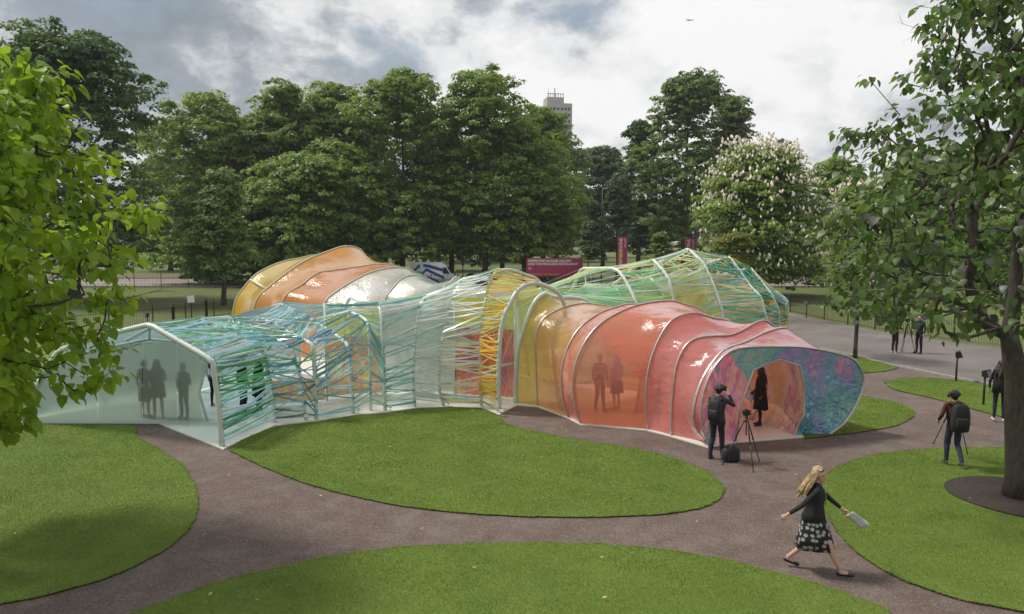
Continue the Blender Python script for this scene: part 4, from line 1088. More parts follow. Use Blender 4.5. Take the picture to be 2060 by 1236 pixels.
# the wood closing the view far behind
def far_wood():
    rng = np.random.default_rng(5); VV = []
    for i in range(120):
        x = rng.uniform(-260, 260); y = rng.uniform(165, 235); h = rng.uniform(9, 17); w = rng.uniform(5, 9)
        n = 420
        q = rnd_unit(n, rng); q[:, 2] = np.where(q[:, 2] < -.3, -q[:, 2], q[:, 2])
        C = np.array((x, y, h * .52)) + q * (w, w, h * .5) * rng.uniform(.75, 1.05, n)[:, None] * (1 + .22 * np.sin(q[:, :1] * 5 + i) * np.cos(q[:, 2:3] * 6))
        N = q + np.array((0, 0, .4)) + rnd_unit(n, rng) * .4; N /= np.linalg.norm(N, axis=1, keepdims=True)
        VV.append(leaf_cards(C, N, 1.9, rng, aspect=.7))
    V = np.concatenate(VV)
    o = link('far_wood', np_mesh('far_wood', V, np.arange(len(V)).reshape(-1, 4), L_PALE))
    tag(o, 'far-off belt of hazy green woodland beyond the park', 'wood', kind='stuff')
far_wood()

# ------------------------------------------------------------------ near trees with large leaves
def leaf_template(variant):
    """heart-shaped leaf, petiole at origin, tip along +x, curved and folded along the midrib"""
    xs = [0.0, 0.10, 0.34, 0.62, 0.85, 1.0]
    ws = [0.0, 0.34, 0.44, 0.33, 0.15, 0.0]
    bend = [0.10, 0.22, 0.35][variant]; fold = [0.16, 0.08, 0.22][variant]
    V = []
    for i, (x, w) in enumerate(zip(xs, ws)):
        z = -bend * x * x
        if i in (0, len(xs) - 1): V.append((x, 0, z))
        else: V += [(x - 0.07 * (i == 1), -w, z + fold * w * 1.2), (x, 0, z), (x - 0.07 * (i == 1), w, z + fold * w * 1.2)]
    F = [(0, 2, 1), (0, 3, 2)]
    for i in range(3):
        b = 1 + i * 3
        F += [(b, b + 1, b + 4), (b, b + 4, b + 3), (b + 1, b + 2, b + 5), (b + 1, b + 5, b + 4)]
    b = 10; F += [(b, b + 1, 13), (b + 1, b + 2, 13)]
    return np.array(V), np.array(F)
TEMPL = [leaf_template(i) for i in range(3)]
def big_leaf_tree(name, label, base, prof, zr, ncl, per, size, mat, bark, seed, trunk, trunk_r, clip=None, shell=(.5, 1.0), bare=0.0, mat2=None, nobj=296, cluster_r=0.34, twig=0.008, dead=0, keep=None, lumps=0.22):
    rng = np.random.default_rng(seed)
    root = empty(name, (base[0], base[1], 0), 0, label, 'tree')
    zs = np.array([p[0] for p in prof]); rs = np.array([p[1] for p in prof])
    Cl = []
    while len(Cl) < ncl:
        z = rng.uniform(*zr); a = rng.uniform(0, 2 * math.pi)
        r = np.interp(z, zs, rs)
        l = 1 + lumps * mnoise.noise(Vector((math.cos(a) * 1.7 + seed, math.sin(a) * 1.7, z * .75)))
        f = math.sqrt(rng.uniform(shell[0] ** 2, shell[1] ** 2))
        p = np.array((math.cos(a) * r * f * l, math.sin(a) * r * f * l, z))
        if clip is not None and not clip(p): continue
        Cl.append(p)
    Cl = np.array(Cl)
    # skeleton: trunk nodes, then every cluster grows a twig to the nearest suitable node
    N = [np.array(p) for p in trunk]; par = [-1] + list(range(len(trunk) - 1)); seg = []
    order = np.argsort(np.linalg.norm(Cl - np.array(trunk[len(trunk) // 2]), axis=1))
    tips = []
    for ci in order:
        c = Cl[ci]; A = np.array(N)
        d = np.linalg.norm(A - c, axis=1)
        dirz = (c[2] - A[:, 2])
        cost = d + 0.55 * np.maximum(0, -dirz - 0.15) + 0.25 * np.maximum(0, np.hypot(A[:, 0], A[:, 1]) - np.hypot(c[0], c[1]))
        cost[:2] += 5
        j = int(np.argmin(cost)); b = N[j]; L = d[j]
        k = max(2, int(L / 0.35)); prev = j
        perp = rnd_unit(1, rng)[0] * L * .10
        for s in range(1, k + 1):
            f = s / k
            q = b * (1 - f) + c * f + perp * math.sin(math.pi * f) + np.array((0, 0, -.10 * L * math.sin(math.pi * f)))
            N.append(q); par.append(prev); prev = len(N) - 1
        tips.append((prev, ci))
    cnt = np.zeros(len(N))
    for t, _ in tips: cnt[t] += 1
    for i in range(len(N) - 1, -1, -1):
        if par[i] >= 0: cnt[par[i]] += cnt[i]
    rad = twig * np.maximum(cnt, 1) ** 0.47
    mb = MB(); tm = MB()
    nt = len(trunk)
    tr = np.array(trunk_r)
    # trunk and branches; chains of single children become one tube
    kids = [[] for _ in N]
    for i, p in enumerate(par):
        if p >= 0: kids[p].append(i)
    tm.tube(N[:nt], list(tr), 12)
    stack = [(i, k) for i in range(nt) for k in kids[i] if k >= nt]
    while stack:
        p, k = stack.pop()
        ch, rr = [N[p], N[k]], [min(rad[k] * 1.1, tr[min(p, nt - 1)] * .8 if p < nt else 9), rad[k]]
        cur = k
        while kids[cur]:
            ks = sorted(kids[cur], key=lambda q: -cnt[q])
            for q in ks[1:]: stack.append((cur, q))
            cur = ks[0]; ch.append(N[cur]); rr.append(rad[cur])
        mb.tube(ch, rr, 6 if max(rr) > .02 else 4)
    # bare dead twigs reaching out of the crown
    for _ in range(dead):
        t = Cl[rng.integers(0, len(Cl))]; o = t * (1, 1, 0); o = o / max(np.linalg.norm(o), .1)
        e = t + o * rng.uniform(.4, .9) + np.array((0, 0, rng.uniform(0.0, .5)))
        mb.tube([t, (t + e) / 2 + rnd_unit(1, rng)[0] * .06, e], [.007, .005, .002], 4)
        for _2 in range(3):
            f = rng.uniform(.3, .9); b = t * (1 - f) + e * f
            mb.tube([b, b + rnd_unit(1, rng)[0] * .25 + o * .15], [.004, .0015], 4)
    tm.build('trunk', bark, root, True)
    mb.build('branches', bark, root, True)
    # leaves
    L = []
    for _, ci in tips:
        c = Cl[ci]
        if rng.random() < bare: continue
        m = rng.integers(int(per * .6), int(per * 1.5) + 1)
        for _2 in range(m):
            o = rnd_unit(1, rng)[0]; o[2] *= .8
            p = c + o * cluster_r * rng.uniform(.25, 1.0)
            out = o * 0.7 + np.array((c[0], c[1], 0)) * 0.10; out[2] -= rng.uniform(.25, 1.1)
            x = out / np.linalg.norm(out)
            up = np.array((0, 0, 1.0)) + rnd_unit(1, rng)[0] * .55 + np.array((o[0], o[1], 0)) * .4
            y = np.cross(up, x); y /= np.linalg.norm(y); z = np.cross(x, y)
            L.append((p, np.stack([x, y, z], 1), size * rng.uniform(.55, 1.2), rng.integers(0, 3), rng.random()))
    # the leaves that show largest are parts, the rest is one mass
    cam_l = np.array((-base[0], -base[1], CAM_H))
    def vis(l):
        w = l[0] + np.array((base[0], base[1], 0)); u = w[0] / w[1] * F_PX + CX
        return (0 if -20 < u < 2080 else 1, np.linalg.norm(l[0] - cam_l) / l[2])
    L.sort(key=vis)
    mats = [mat, mat2 or mat]
    tm_me = [[np_mesh('leaf', v, f, m, smooth=True) for v, f in TEMPL] for m in mats]
    for p, M, s, k, q in L[:nobj]:
        o = link('leaf', tm_me[1 if q < .06 else 0][k], root)
        mw = Matrix(((*M[0], 0), (*M[1], 0), (*M[2], 0), (0, 0, 0, 1)))
        o.matrix_local = Matrix.Translation(p) @ mw @ Matrix.Scale(s, 4)
    VV, FF, MI, b = [], [], [], 0
    for p, M, s, k, q in L[nobj:]:
        v, f = TEMPL[k]
        VV.append((v * s) @ M.T + p); FF.append(f + b); b += len(v); MI += [1 if q < .06 else 0] * len(f)
    o = link('foliage', np_mesh('foliage', np.concatenate(VV), np.concatenate(FF), mats, MI, True), root); tag(o, kind='stuff')
    return root
# bright catalpa at the left edge
lp = [(2.1, 1.9), (2.4, 2.15), (2.7, 2.55), (3.0, 2.85), (3.4, 2.7), (3.9, 2.65), (4.4, 3.2), (4.9, 3.6), (5.5, 3.35), (6.0, 3.15), (6.6, 2.95), (7.2, 2.65), (7.8, 2.3), (8.2, 1.4)]
big_leaf_tree('catalpa_tree', 'bright green large-leaved tree leaning over the frosted tunnel end', (-9.7, 11.2), lp, (2.2, 8.15), 620, 14, 0.195, L_CATL, B_GREY, 3,
              [(0, 0, 0), (.05, .0, 1.0), (.12, .05, 2.0), (.2, .0, 2.9), (.35, -.05, 3.8), (.45, .0, 4.8), (.4, .05, 5.8), (.5, 0, 6.8)], [.26, .22, .2, .19, .16, .12, .08, .04],
              clip=lambda p: p[0] > -1.2 or p[2] > 7, shell=(.3, 1.0), dead=30, lumps=.3, cluster_r=.38)
# darker tree at the right edge, thin crown
rb = G(2046, 1003)
rprof = [(3.3, 2.6), (3.6, 3.4), (4.0, 4.0), (5.0, 3.9), (6.0, 3.75), (7.0, 3.45), (8.0, 3.1), (9.0, 2.4), (10.0, 1.9), (11.0, 1.1)]
big_leaf_tree('catalpa_tree', 'dull green large-leaved tree with thick trunk in a round soil bed', (rb[0], rb[1]), rprof, (3.55, 11.0), 700, 11, 0.18, L_CATR, B_DARK, 8,
              [(.03, 0, 0), (0, 0, .5), (-.06, .02, 1.2), (-.12, .02, 1.9), (-.16, 0, 2.5), (-.3, .1, 3.3), (-.2, .15, 4.2), (-.25, .1, 5.4), (-.2, .05, 6.8), (-.3, 0, 8.2)], [.30, .235, .215, .21, .22, .16, .12, .09, .06, .03],
              clip=lambda p: p[0] < 2.2, shell=(.05, 1.0), bare=.04, mat2=L_CATP, dead=46, lumps=.34)
# slim tree on the far lawn
sb = G(1720, 722)
big_leaf_tree('young_catalpa', 'slim straight young tree on the strip of lawn by the drive', (sb[0], sb[1]), [(2.0, .5), (2.4, 1.3), (3.0, 1.6), (3.8, 1.4), (4.6, .8), (5.0, .3)], (2.1, 5.0), 70, 10, 0.24, L_CATR, B_DARK, 12,
              [(0, 0, 0), (0, 0, .7), (.02, 0, 1.4), (.03, 0, 2.1), (.02, 0, 2.9), (.03, 0, 3.8)], [.10, .085, .08, .075, .06, .03], shell=(.2, 1.0), nobj=120, cluster_r=.36, mat2=L_CATP)
# ================================================================== people
SK_FAIR = plain('fair skin', (0.52, 0.31, 0.23), 0.5, 0, 0.08, 8)
SK_DARK = plain('brown skin', (0.10, 0.055, 0.038), 0.5, 0, 0.08, 8)
C_BLACK = plain('black cloth', (0.012, 0.012, 0.013), 0.85, 0, 0.35, 14, 0.3)
C_CHAR = plain('charcoal shell cloth', (0.024, 0.024, 0.027), 0.6, 0, 0.3, 12, 0.3)
C_NAVY = plain('dark navy denim', (0.014, 0.018, 0.034), 0.85, 0, 0.3, 20, 0.3)
C_JEAN = plain('blue denim', (0.022, 0.034, 0.065), 0.85, 0, 0.3, 20, 0.3)
C_WINE = plain('wine red cloth', (0.075, 0.012, 0.016), 0.85, 0, 0.25, 14)
C_GREEN = plain('bottle green cloth', (0.014, 0.032, 0.024), 0.8, 0, 0.25, 14)
C_BEIGE = plain('beige cloth', (0.42, 0.31, 0.22), 0.85, 0, 0.2, 14)
C_WHITE = plain('white cloth', (0.70, 0.70, 0.68), 0.8, 0, 0.06, 14)
S_BLACK = plain('black leather', (0.012, 0.012, 0.013), 0.4)
S_WHITE = plain('white trainer', (0.68, 0.68, 0.68), 0.6)
S_BROWN = plain('worn brown leather', (0.10, 0.07, 0.05), 0.6)
S_RED = plain('crimson patent leather', (0.55, 0.01, 0.06), 0.25)
M_EYE = plain('dark eye', (0.02, 0.015, 0.012), 0.3)
M_LIP = plain('lip', (0.42, 0.13, 0.12), 0.45)
def m_hair(name, dark, light):
    t = NT(name)
    n = t.noise(t.coord('Object', (38, 38, 3.0)), 1.6, 4, 0.6, 1.0); n2 = t.noise(t.coord('Object'), 9, 3)
    c = t.ramp(t.math('ADD', t.math('MULTIPLY', n, .7), t.math('MULTIPLY', n2, .3)), [(0.35, dark), (0.65, light)])
    return t.done(t.pbr(c, 0.42, 0, t.bump(n, .6, .02)))
H_BLOND = m_hair('blond hair', (0.20, 0.12, 0.05), (0.62, 0.46, 0.24))
H_DARK = m_hair('dark brown hair', (0.010, 0.007, 0.006), (0.035, 0.024, 0.02))
H_LIGHT = m_hair('light brown hair', (0.16, 0.10, 0.05), (0.38, 0.26, 0.15))
def m_floral():
    t = NT('floral skirt print')
    uv = t.node('ShaderNodeUVMap').outputs[0]
    sc = 11.0
    v = t.node('ShaderNodeTexVoronoi', {'Vector': uv, 'Scale': sc, 'Randomness': 0.72}, voronoi_dimensions='2D')
    p = t.node('ShaderNodeVectorMath', {0: uv}, operation='SCALE'); p.inputs['Scale'].default_value = sc
    ps = t.node('ShaderNodeVectorMath', {0: v.outputs['Position']}, operation='SCALE'); ps.inputs['Scale'].default_value = sc
    d = t.node('ShaderNodeVectorMath', {0: uv, 1: v.outputs['Position']}, operation='SUBTRACT').outputs[0]
    s = t.node('ShaderNodeSeparateXYZ', {0: d})
    ang = t.math('ARCTAN2', s.outputs[1], s.outputs[0])
    rr = v.outputs['Distance']
    pet = t.math('ADD', 0.20, t.math('MULTIPLY', 0.17, t.math('COSINE', t.math('MULTIPLY', ang, 8.0))))
    inside = t.math('LESS_THAN', rr, pet); core = t.math('LESS_THAN', rr, 0.085)
    col = t.mix(inside, (0.010, 0.009, 0.014), (0.72, 0.68, 0.64))
    col = t.mix(core, col, (0.30, 0.22, 0.10))
    return t.done(t.pbr(col, 0.8))
C_FLORAL = m_floral()

def caps(bm, a, ra, b, rb, n=10):
    """tapered capsule into bm"""
    a, b = Vector(a), Vector(b); d = b - a; L = max(d.length, 1e-4); z = d / L
    x = z.orthogonal().normalized(); y = z.cross(x)
    rings = []
    for cen, r, lo, hi in ((a, ra, -90, 0), (b, rb, 0, 90)):
        for k in range(4):
            t = R(lo + (hi - lo) * (k + (0 if lo else 0)) / 3)
            q = max(r * math.cos(t), r * 0.06)
            rings.append([bm.verts.new(cen + z * (r * math.sin(t)) + (x * math.cos(u) + y * math.sin(u)) * q) for u in [2 * math.pi * i / n for i in range(n)]])
    for p, q in zip(rings[:-1], rings[1:]):
        for i in range(n): bm.faces.new((p[i], p[(i + 1) % n], q[(i + 1) % n], q[i]))
    bm.faces.new(list(reversed(rings[0]))); bm.faces.new(rings[-1])
def remeshed(name, prims, mats, voxel, parent, smooth=2, noise_amp=0.0):
    bm = bmesh.new()
    for a, ra, b, rb, mi in prims: caps(bm, a, ra, b, rb)
    me = bpy.data.meshes.new('tmp'); bm.to_mesh(me); bm.free()
    o = bpy.data.objects.new('tmp', me); COL.objects.link(o)
    md = o.modifiers.new('r', 'REMESH'); md.mode = 'VOXEL'; md.voxel_size = voxel
    if smooth:
        ms = o.modifiers.new('s', 'SMOOTH'); ms.iterations = smooth; ms.factor = 0.5
    dg = bpy.context.evaluated_depsgraph_get()
    m2 = bpy.data.meshes.new_from_object(o.evaluated_get(dg)); m2.name = name
    bpy.data.objects.remove(o); bpy.data.meshes.remove(me)
    m2.materials.clear()
    for m in mats: m2.materials.append(m)
    n = len(m2.polygons)
    Cn = np.empty(n * 3); m2.polygons.foreach_get('center', Cn); Cn = Cn.reshape(-1, 3)
    best = np.full(n, 1e9); idx = np.zeros(n, int)
    for a, ra, b, rb, mi in prims:
        a, b = np.array(a, float), np.array(b, float); d = b - a; L2 = max(d @ d, 1e-8)
        t = np.clip(((Cn - a) @ d) / L2, 0, 1)
        dist = np.linalg.norm(Cn - a - t[:, None] * d, axis=1) - (ra + (rb - ra) * t)
        k = dist < best; best[k] = dist[k]; idx[k] = mi
    m2.polygons.foreach_set('material_index', idx.astype(np.int32))
    m2.polygons.foreach_set('use_smooth', np.ones(n, bool))
    if noise_amp:
        V = np.empty(len(m2.vertices) * 3); m2.vertices.foreach_get('co', V); V = V.reshape(-1, 3)
        for i, v in enumerate(V): V[i] += np.array(mnoise.noise_vector(Vector(v) * 16)) * noise_amp
        m2.vertices.foreach_set('co', V.ravel())
    m2.update()
    return link(name, m2, parent)
def garment(name, rings, mat, parent, n=40, folds=0.0, nf=9, thick=0.008, seed=0):
    """rings: (cx, cy, z, rx, ry); closed cloth tube with folds and UVs in metres"""
    G_, U_ = [], []
    m = len(rings)
    for j, (cx, cy_, z, rx, ry) in enumerate(rings):
        f = j / (m - 1); row, ur = [], []
        for i in range(n + 1):
            a = 2 * math.pi * i / n
            w = 1 + folds * f * (math.sin(a * nf + seed) * .6 + math.sin(a * (nf - 4) + 2 * seed) * .4)
            row.append((cx + rx * w * math.cos(a), cy_ + ry * w * math.sin(a), z + (0.012 * math.sin(a * 3 + seed) if j == m - 1 else 0))); ur.append((i / n * 2 * math.pi * (rx + ry) / 2 if False else i / n * 1.25, z))
        G_.append(row); U_.append(ur)
    mb = MB(); mb.loft(G_, False)
    me = mb.mesh(name, mat, True)
    uv = me.uv_layers.new(name='UVMap')
    flat = [u for r in U_ for u in r]
    for l in me.loops: uv.data[l.index].uv = flat[l.vertex_index]
    o = link(name, me, parent)
    sd = o.modifiers.new('thickness', 'SOLIDIFY'); sd.thickness = thick; sd.offset = 1
    return o

def lerp3(a, b, f): return tuple(a[i] * (1 - f) + b[i] * f for i in range(3))
def hand(prims, wrist, dirv, palm, mi, curl=0.5, spread=0.012, size=1.0):
    """palm with four unequal bent fingers and a thumb leaving its side"""
    w = Vector(wrist); d = Vector(dirv).normalized(); p = Vector(palm); p = (p - d * p.dot(d)).normalized(); s = d.cross(p)
    k = size
    c = w + d * .075 * k
    for off in (-.022, 0, .022): prims.append((w + d * .02 * k + s * off * .6 * k, .019 * k, c + s * off * k, .015 * k, mi))
    for i, (off, L) in enumerate(((-.030, .062), (-.010, .074), (.010, .070), (.029, .054))):
        b = c + s * off * k
        d1 = (d * math.cos(curl * .6) + p * math.sin(curl * .6)).normalized(); d2 = (d * math.cos(curl * 1.7) + p * math.sin(curl * 1.7)).normalized()
        m = b + d1 * L * .55 * k; e = m + d2 * L * .5 * k
        prims.append((b, .0095 * k, m, .0088 * k, mi)); prims.append((m, .0088 * k, e, .0075 * k, mi))
    tb = w + d * .03 * k - s * .028 * k
    t1 = tb + (d * .7 - s * .6 + p * .35).normalized() * .038 * k; t2 = t1 + (d * .85 - s * .1 + p * .5).normalized() * .03 * k
    prims.append((tb, .012 * k, t1, .0105 * k, mi)); prims.append((t1, .0105 * k, t2, .008 * k, mi))

def person(label, pos, facing, H=1.75, pose=None, top=None, bottom=None, shoe=None, skin=None, hair=None, hairstyle='short', voxel=0.014, female=False, bare_legs=False, group=None, coat=None, skirt=None, head_turn=0.0, heel=0.0, pos_z=0.0, sleeves=True, collar=True):
    P = dict(pelvis=(0, 0, .95), chest=(0, .01, 1.27), neck=(0, 0, 1.46), head=(0, .025, 1.615),
             kneeL=(-.10, .03, .50), ankL=(-.11, 0, .085), kneeR=(.10, .03, .50), ankR=(.11, 0, .085), toeL=None, toeR=None,
             elbL=(-.25, -.02, 1.14), wriL=(-.25, .06, .89), elbR=(.25, -.02, 1.14), wriR=(.25, .06, .89), handL=None, handR=None, curl=.5, palmL=(1, 0, 0), palmR=(-1, 0, 0))
    P.update(pose or {})
    k = H / 1.75
    root = empty('person', (pos[0], pos[1], pos_z), math.atan2(-facing[0], facing[1]), label, 'person', group)
    root.scale = (k, k, k)
    T, B, S, K, EY, LP = range(6)
    mats = [top, bottom, shoe, skin, M_EYE, M_LIP]
    legm = K if bare_legs else B
    pr = []
    pel, ch, nk, hd = (np.array(P[q]) for q in ('pelvis', 'chest', 'neck', 'head'))
    sw = .155 if female else .18; hw = .095 if female else .088
    wr = .098 if female else .118
    # torso
    pr.append((pel + (-.075, 0, 0), .105 if female else .10, pel + (.075, 0, 0), .105 if female else .10, B))
    pr.append((pel + (0, 0, .04), .115, (pel + ch) / 2, wr, T)); pr.append(((pel + ch) / 2 + (-.04, 0, 0), wr * .92, ch + (-.07, 0, 0), .108, T)); pr.append(((pel + ch) / 2 + (.04, 0, 0), wr * .92, ch + (.07, 0, 0), .108, T))
    if female:
        for s in (-1, 1): pr.append((ch + (s * .065, .065, -.01), .062, ch + (s * .06, .03, .06), .06, T))
    shL, shR = nk + (-sw, -.005, -.055), nk + (sw, -.005, -.055)
    pr.append((shL, .056, nk + (-.05, 0, -.02), .062, T)); pr.append((shR, .056, nk + (.05, 0, -.02), .062, T)); pr.append((shL + (.02, 0, -.02), .06, ch + (-.08, 0, 0), .10, T)); pr.append((shR + (-.02, 0, -.02), .06, ch + (.08, 0, 0), .10, T))
    # neck and head
    pr.append((nk + (0, 0, -.03), .054, hd + (0, -.015, -.06), .050, K))
    hq = Matrix.Rotation(head_turn, 3, 'Z')
    def h(x, y, z):
        v = hq @ Vector((x, y, z)); return hd + np.array(v)
    pr.append((h(0, -.012, .045), .088, h(0, .012, .01), .080, K)); pr.append((h(0, .02, -.01), .074, h(0, .045, -.075), .044, K))
    pr.append((h(0, .082, .012), .012, h(0, .104, -.022), .014, K))                       # nose
    for s in (-1, 1):
        pr.append((h(s * .033, .079, .014), .0125, h(s * .028, .080, .014), .0115, EY))    # eyes
        pr.append((h(s * .048, .076, .034), .010, h(s * .018, .086, .036), .010, K))       # brow
        pr.append((h(s * .084, -.008, .012), .014, h(s * .082, -.006, -.025), .010, K))    # ears
    pr.append((h(-.018, .080, -.056), .008, h(.018, .080, -.056), .008, LP))
    # arms
    for s, sh, el, wrp, hdv, pm in ((-1, shL, P['elbL'], P['wriL'], P['handL'], P['palmL']), (1, shR, P['elbR'], P['wriR'], P['handR'], P['palmR'])):
        el, wrp = np.array(el, float), np.array(wrp, float)
        a = .050 if female else .056
        pr.append((sh, a, el, a * .80, T)); pr.append((el, a * .80, el * .25 + wrp * .75, a * .66, T if sleeves else K)); pr.append((el * .3 + wrp * .7, .031, wrp, .026, K))
        hand(pr, wrp, (wrp - el) if hdv is None else hdv, pm, K, P['curl'])
    # legs and feet
    for s, kn, an, toe in ((-1, P['kneeL'], P['ankL'], P['toeL']), (1, P['kneeR'], P['ankR'], P['toeR'])):
        kn, an = np.array(kn, float), np.array(an, float)
        hp = pel + (s * hw, 0, -.03)
        tk = (.084, .056, .050, .036) if female else (.088, .064, .058, .046)
        if bare_legs: tk = (.080, .052, .050, .031)
        pr.append((hp, tk[0], kn, tk[1], legm)); 
        calf = kn * .68 + an * .32 + np.array((0, -.018, 0)); pr.append((kn, tk[1], calf, tk[2] * 1.04, legm)); pr.append((calf, tk[2] * 1.02, an, tk[3], legm))
        toe = np.array(toe if toe is not None else an + (s * .03, .17, -.05))
        hl = an + (0, -.035, -.045)
        pr.append((hl, .034, toe, .030, S)); pr.append((an + (0, .01, -.02), .034, (an + toe) / 2, .032, K if bare_legs else S)); pr.append((toe + (-.014, -.03, 0), .028, toe + (.014, -.02, 0), .028, S))
    body = remeshed('body', [(tuple(a), ra, tuple(b), rb, m) for a, ra, b, rb, m in pr], mats, voxel, root)
    # hair
    rng = np.random.default_rng(int(abs(pos[0]) * 100 + abs(pos[1]) * 10))
    hp_ = [(h(0, -.03, .055), .094, h(0, -.015, .075), .083, 0), (h(-.05, -.03, .03), .058, h(.05, -.03, .03), .058, 0), (h(0, -.05, -.01), .072, h(0, -.055, .03), .08, 0), (h(-.045, .045, .088), .024, h(.045, .045, .088), .024, 0)]
    if hairstyle == 'curly':
        for i in range(46):
            v = rnd_unit(1, rng)[0]; v[2] = abs(v[2]) * .9 - .1
            if v[1] > .55 and v[2] < .5: continue
            q = h(v[0] * .10, v[1] * .10 - .02, v[2] * .10 + .045); hp_.append((q, .026, q + v * .014, .02, 0))
    if hairstyle in ('long', 'blown'):
        L = .36 if hairstyle == 'long' else .34
        for i in range(30):
            a = R(-20 + 220 * i / 29) + math.pi
            a = math.pi * (1.0 + (i / 29)) if True else a
            bx, by = math.cos(a) * .085, math.sin(a) * .075 - .02
            p0 = h(bx * .8, by * .8, .06); p1 = h(bx * 1.12, by * 1.15, -.02)
            bl = np.array((rng.normal() * .02, -.10 if hairstyle == 'blown' else -.015, 0)) 
            p2 = p1 + np.array((bx * .35, by * .3, -L * .42)) + bl * .8 + rng.normal(size=3) * .012
            p3 = p2 + np.array((bx * .2, by * .15, -L * rng.uniform(.35, .62))) + bl * rng.uniform(.2, 1.3) + rng.normal(size=3) * .02
            hp_ += [(p0, .022, p1, .024, 0), (p1, .024, p2, .021, 0), (p2, .021, p3, .009, 0)]
    if hairstyle == 'bun':
        q = h(0, -.11, .05); hp_.append((q, .045, q + (0, -.02, .01), .04, 0))
    remeshed('hair', [(tuple(a), ra, tuple(b), rb, m) for a, ra, b, rb, m in hp_], [hair], max(voxel * .9, .010), root, 1, .006)
    if skirt is not None: garment('skirt', skirt['rings'], skirt['mat'], root, 48, skirt.get('folds', .08), 7, .006, 1.3)
    if coat is not None: garment('coat', coat['rings'], coat['mat'], root, 40, coat.get('folds', .05), 6, .01, .7)
    if collar and not female:
        c0 = nk + np.array((0, -.01, .0)); garment('collar', [(c0[0], c0[1], c0[2] - .03, .105, .09), (c0[0], c0[1], c0[2] + .03, .075, .07)], top, root, 20)
    return root, (lambda q: Vector((pos[0], pos[1], pos_z)) + Matrix.Rotation(math.atan2(-facing[0], facing[1]), 3, 'Z') @ (Vector(q) * k))

# -- walking woman
p1 = G(1632, 1149)
f1 = (.95, -.31)
r1, w1 = person('woman striding in black blazer and dark floral skirt with windblown blond hair', p1, f1, 1.70,
    dict(pelvis=(0, .0, .95), chest=(0, .03, 1.26), neck=(0, .035, 1.455), head=(0, .065, 1.61),
         kneeR=(.09, .25, .50), ankR=(.08, .42, .095), toeR=(.09, .60, .055), kneeL=(-.08, .02, .49), ankL=(-.07, -.36, .16), toeL=(-.08, -.20, .05),
         elbR=(.25, -.20, 1.16), wriR=(.27, -.42, .99), handR=(.02, -.6, -.8), elbL=(-.22, .25, 1.17), wriL=(-.24, .46, 1.00), handL=(0, .75, -.65), curl=.9, palmR=(-1, .3, 0), palmL=(1, 0, -.4)),
    C_BLACK, C_BLACK, S_BLACK, SK_FAIR, H_BLOND, 'blown', 0.0095, True, True, head_turn=R(-28),
    skirt=dict(mat=C_FLORAL, rings=[(0, .0, 1.02, .150, .125), (0, .0, .93, .185, .165), (0, .02, .78, .200, .215), (0, .03, .60, .205, .260), (0, .03, .40, .215, .300)], folds=.06))
bz = garment('blazer', [(0, .035, 1.43, .085, .07), (0, .03, 1.40, .17, .115), (0, .028, 1.30, .185, .145), (0, .02, 1.14, .150, .125), (0, .005, 1.0, .180, .160), (0, -.005, .88, .205, .190)], C_BLACK, r1, 40, .03, 5, .008)
sc_ = MB(); sc_.tube([(-.045, .10, 1.46), (-.03, .155, 1.36), (-.01, .175, 1.22), (0, .17, 1.12)], [.012, .014, .014, .008], 6); sc_.tube([(.045, .10, 1.46), (.03, .155, 1.36), (.012, .175, 1.22)], [.012, .014, .012], 6); sc_.build('scarf', plain('patterned scarf', (.36, .30, .22), .8, 0, .8, 60), r1, True)
gl_ = MB(); gl_.tube([(-.075, .075, 1.70), (-.03, .118, 1.715), (.03, .125, 1.715), (.085, .095, 1.70), (.095, .02, 1.685)], [.008, .012, .012, .009, .005], 6); gl_.build('sunglasses', S_BLACK, r1, True)
# folded papers in her forward hand
def papers(name, label, c, sx, sy, rot, bend=.05, mat=None):
    mb = MB(); g = []
    for j in range(7):
        f = j / 6 - .5
        g.append([(sx * (i / 4 - .5), sy * f, bend * math.cos(f * 3) + .008 * math.sin(i * 2.1 + j)) for i in range(5)])
    mb.loft(g, False)
    o = mb.build(name, mat or plain('white paper', (.74, .76, .80), .7, 0, .04, 6), None, True)
    o.location = c; o.rotation_euler = rot
    sd = o.modifiers.new('thickness', 'SOLIDIFY'); sd.thickness = .004
    return tag(o, label, 'papers')
hp1 = w1((-.24, .54, .93))
_py = Vector((.80, -.12, -.58)).normalized(); _px = Vector((.42, -.62, .66)); _px = (_px - _py * _px.dot(_py)).normalized(); _pz = _px.cross(_py)
papers('papers', 'folded white papers in the walking woman\'s hand', hp1 + Vector((.12, -.06, -.08)), .17, .33, Matrix((_px, _py, _pz)).transposed().to_euler(), .03)
# loose strands lifted by the wind
_sr = np.random.default_rng(4); _mb = MB()
for _i in range(90):
    _a = math.pi * (1.0 + _sr.random()); _b = Vector((math.cos(_a) * .09, math.sin(_a) * .08 + .04, 1.66 - _sr.random() * .05))
    _q = [_b]
    for _k in range(4): _q.append(_q[-1] + Vector((math.cos(_a) * .022 + _sr.normal() * .014, -.028 - _sr.random() * .03, -.075 + _sr.normal() * .014)))
    _mb.tube(_q, [.0045, .005, .0045, .003, .0012], 4)
_mb.build('hair_strands', H_BLOND, r1, True)

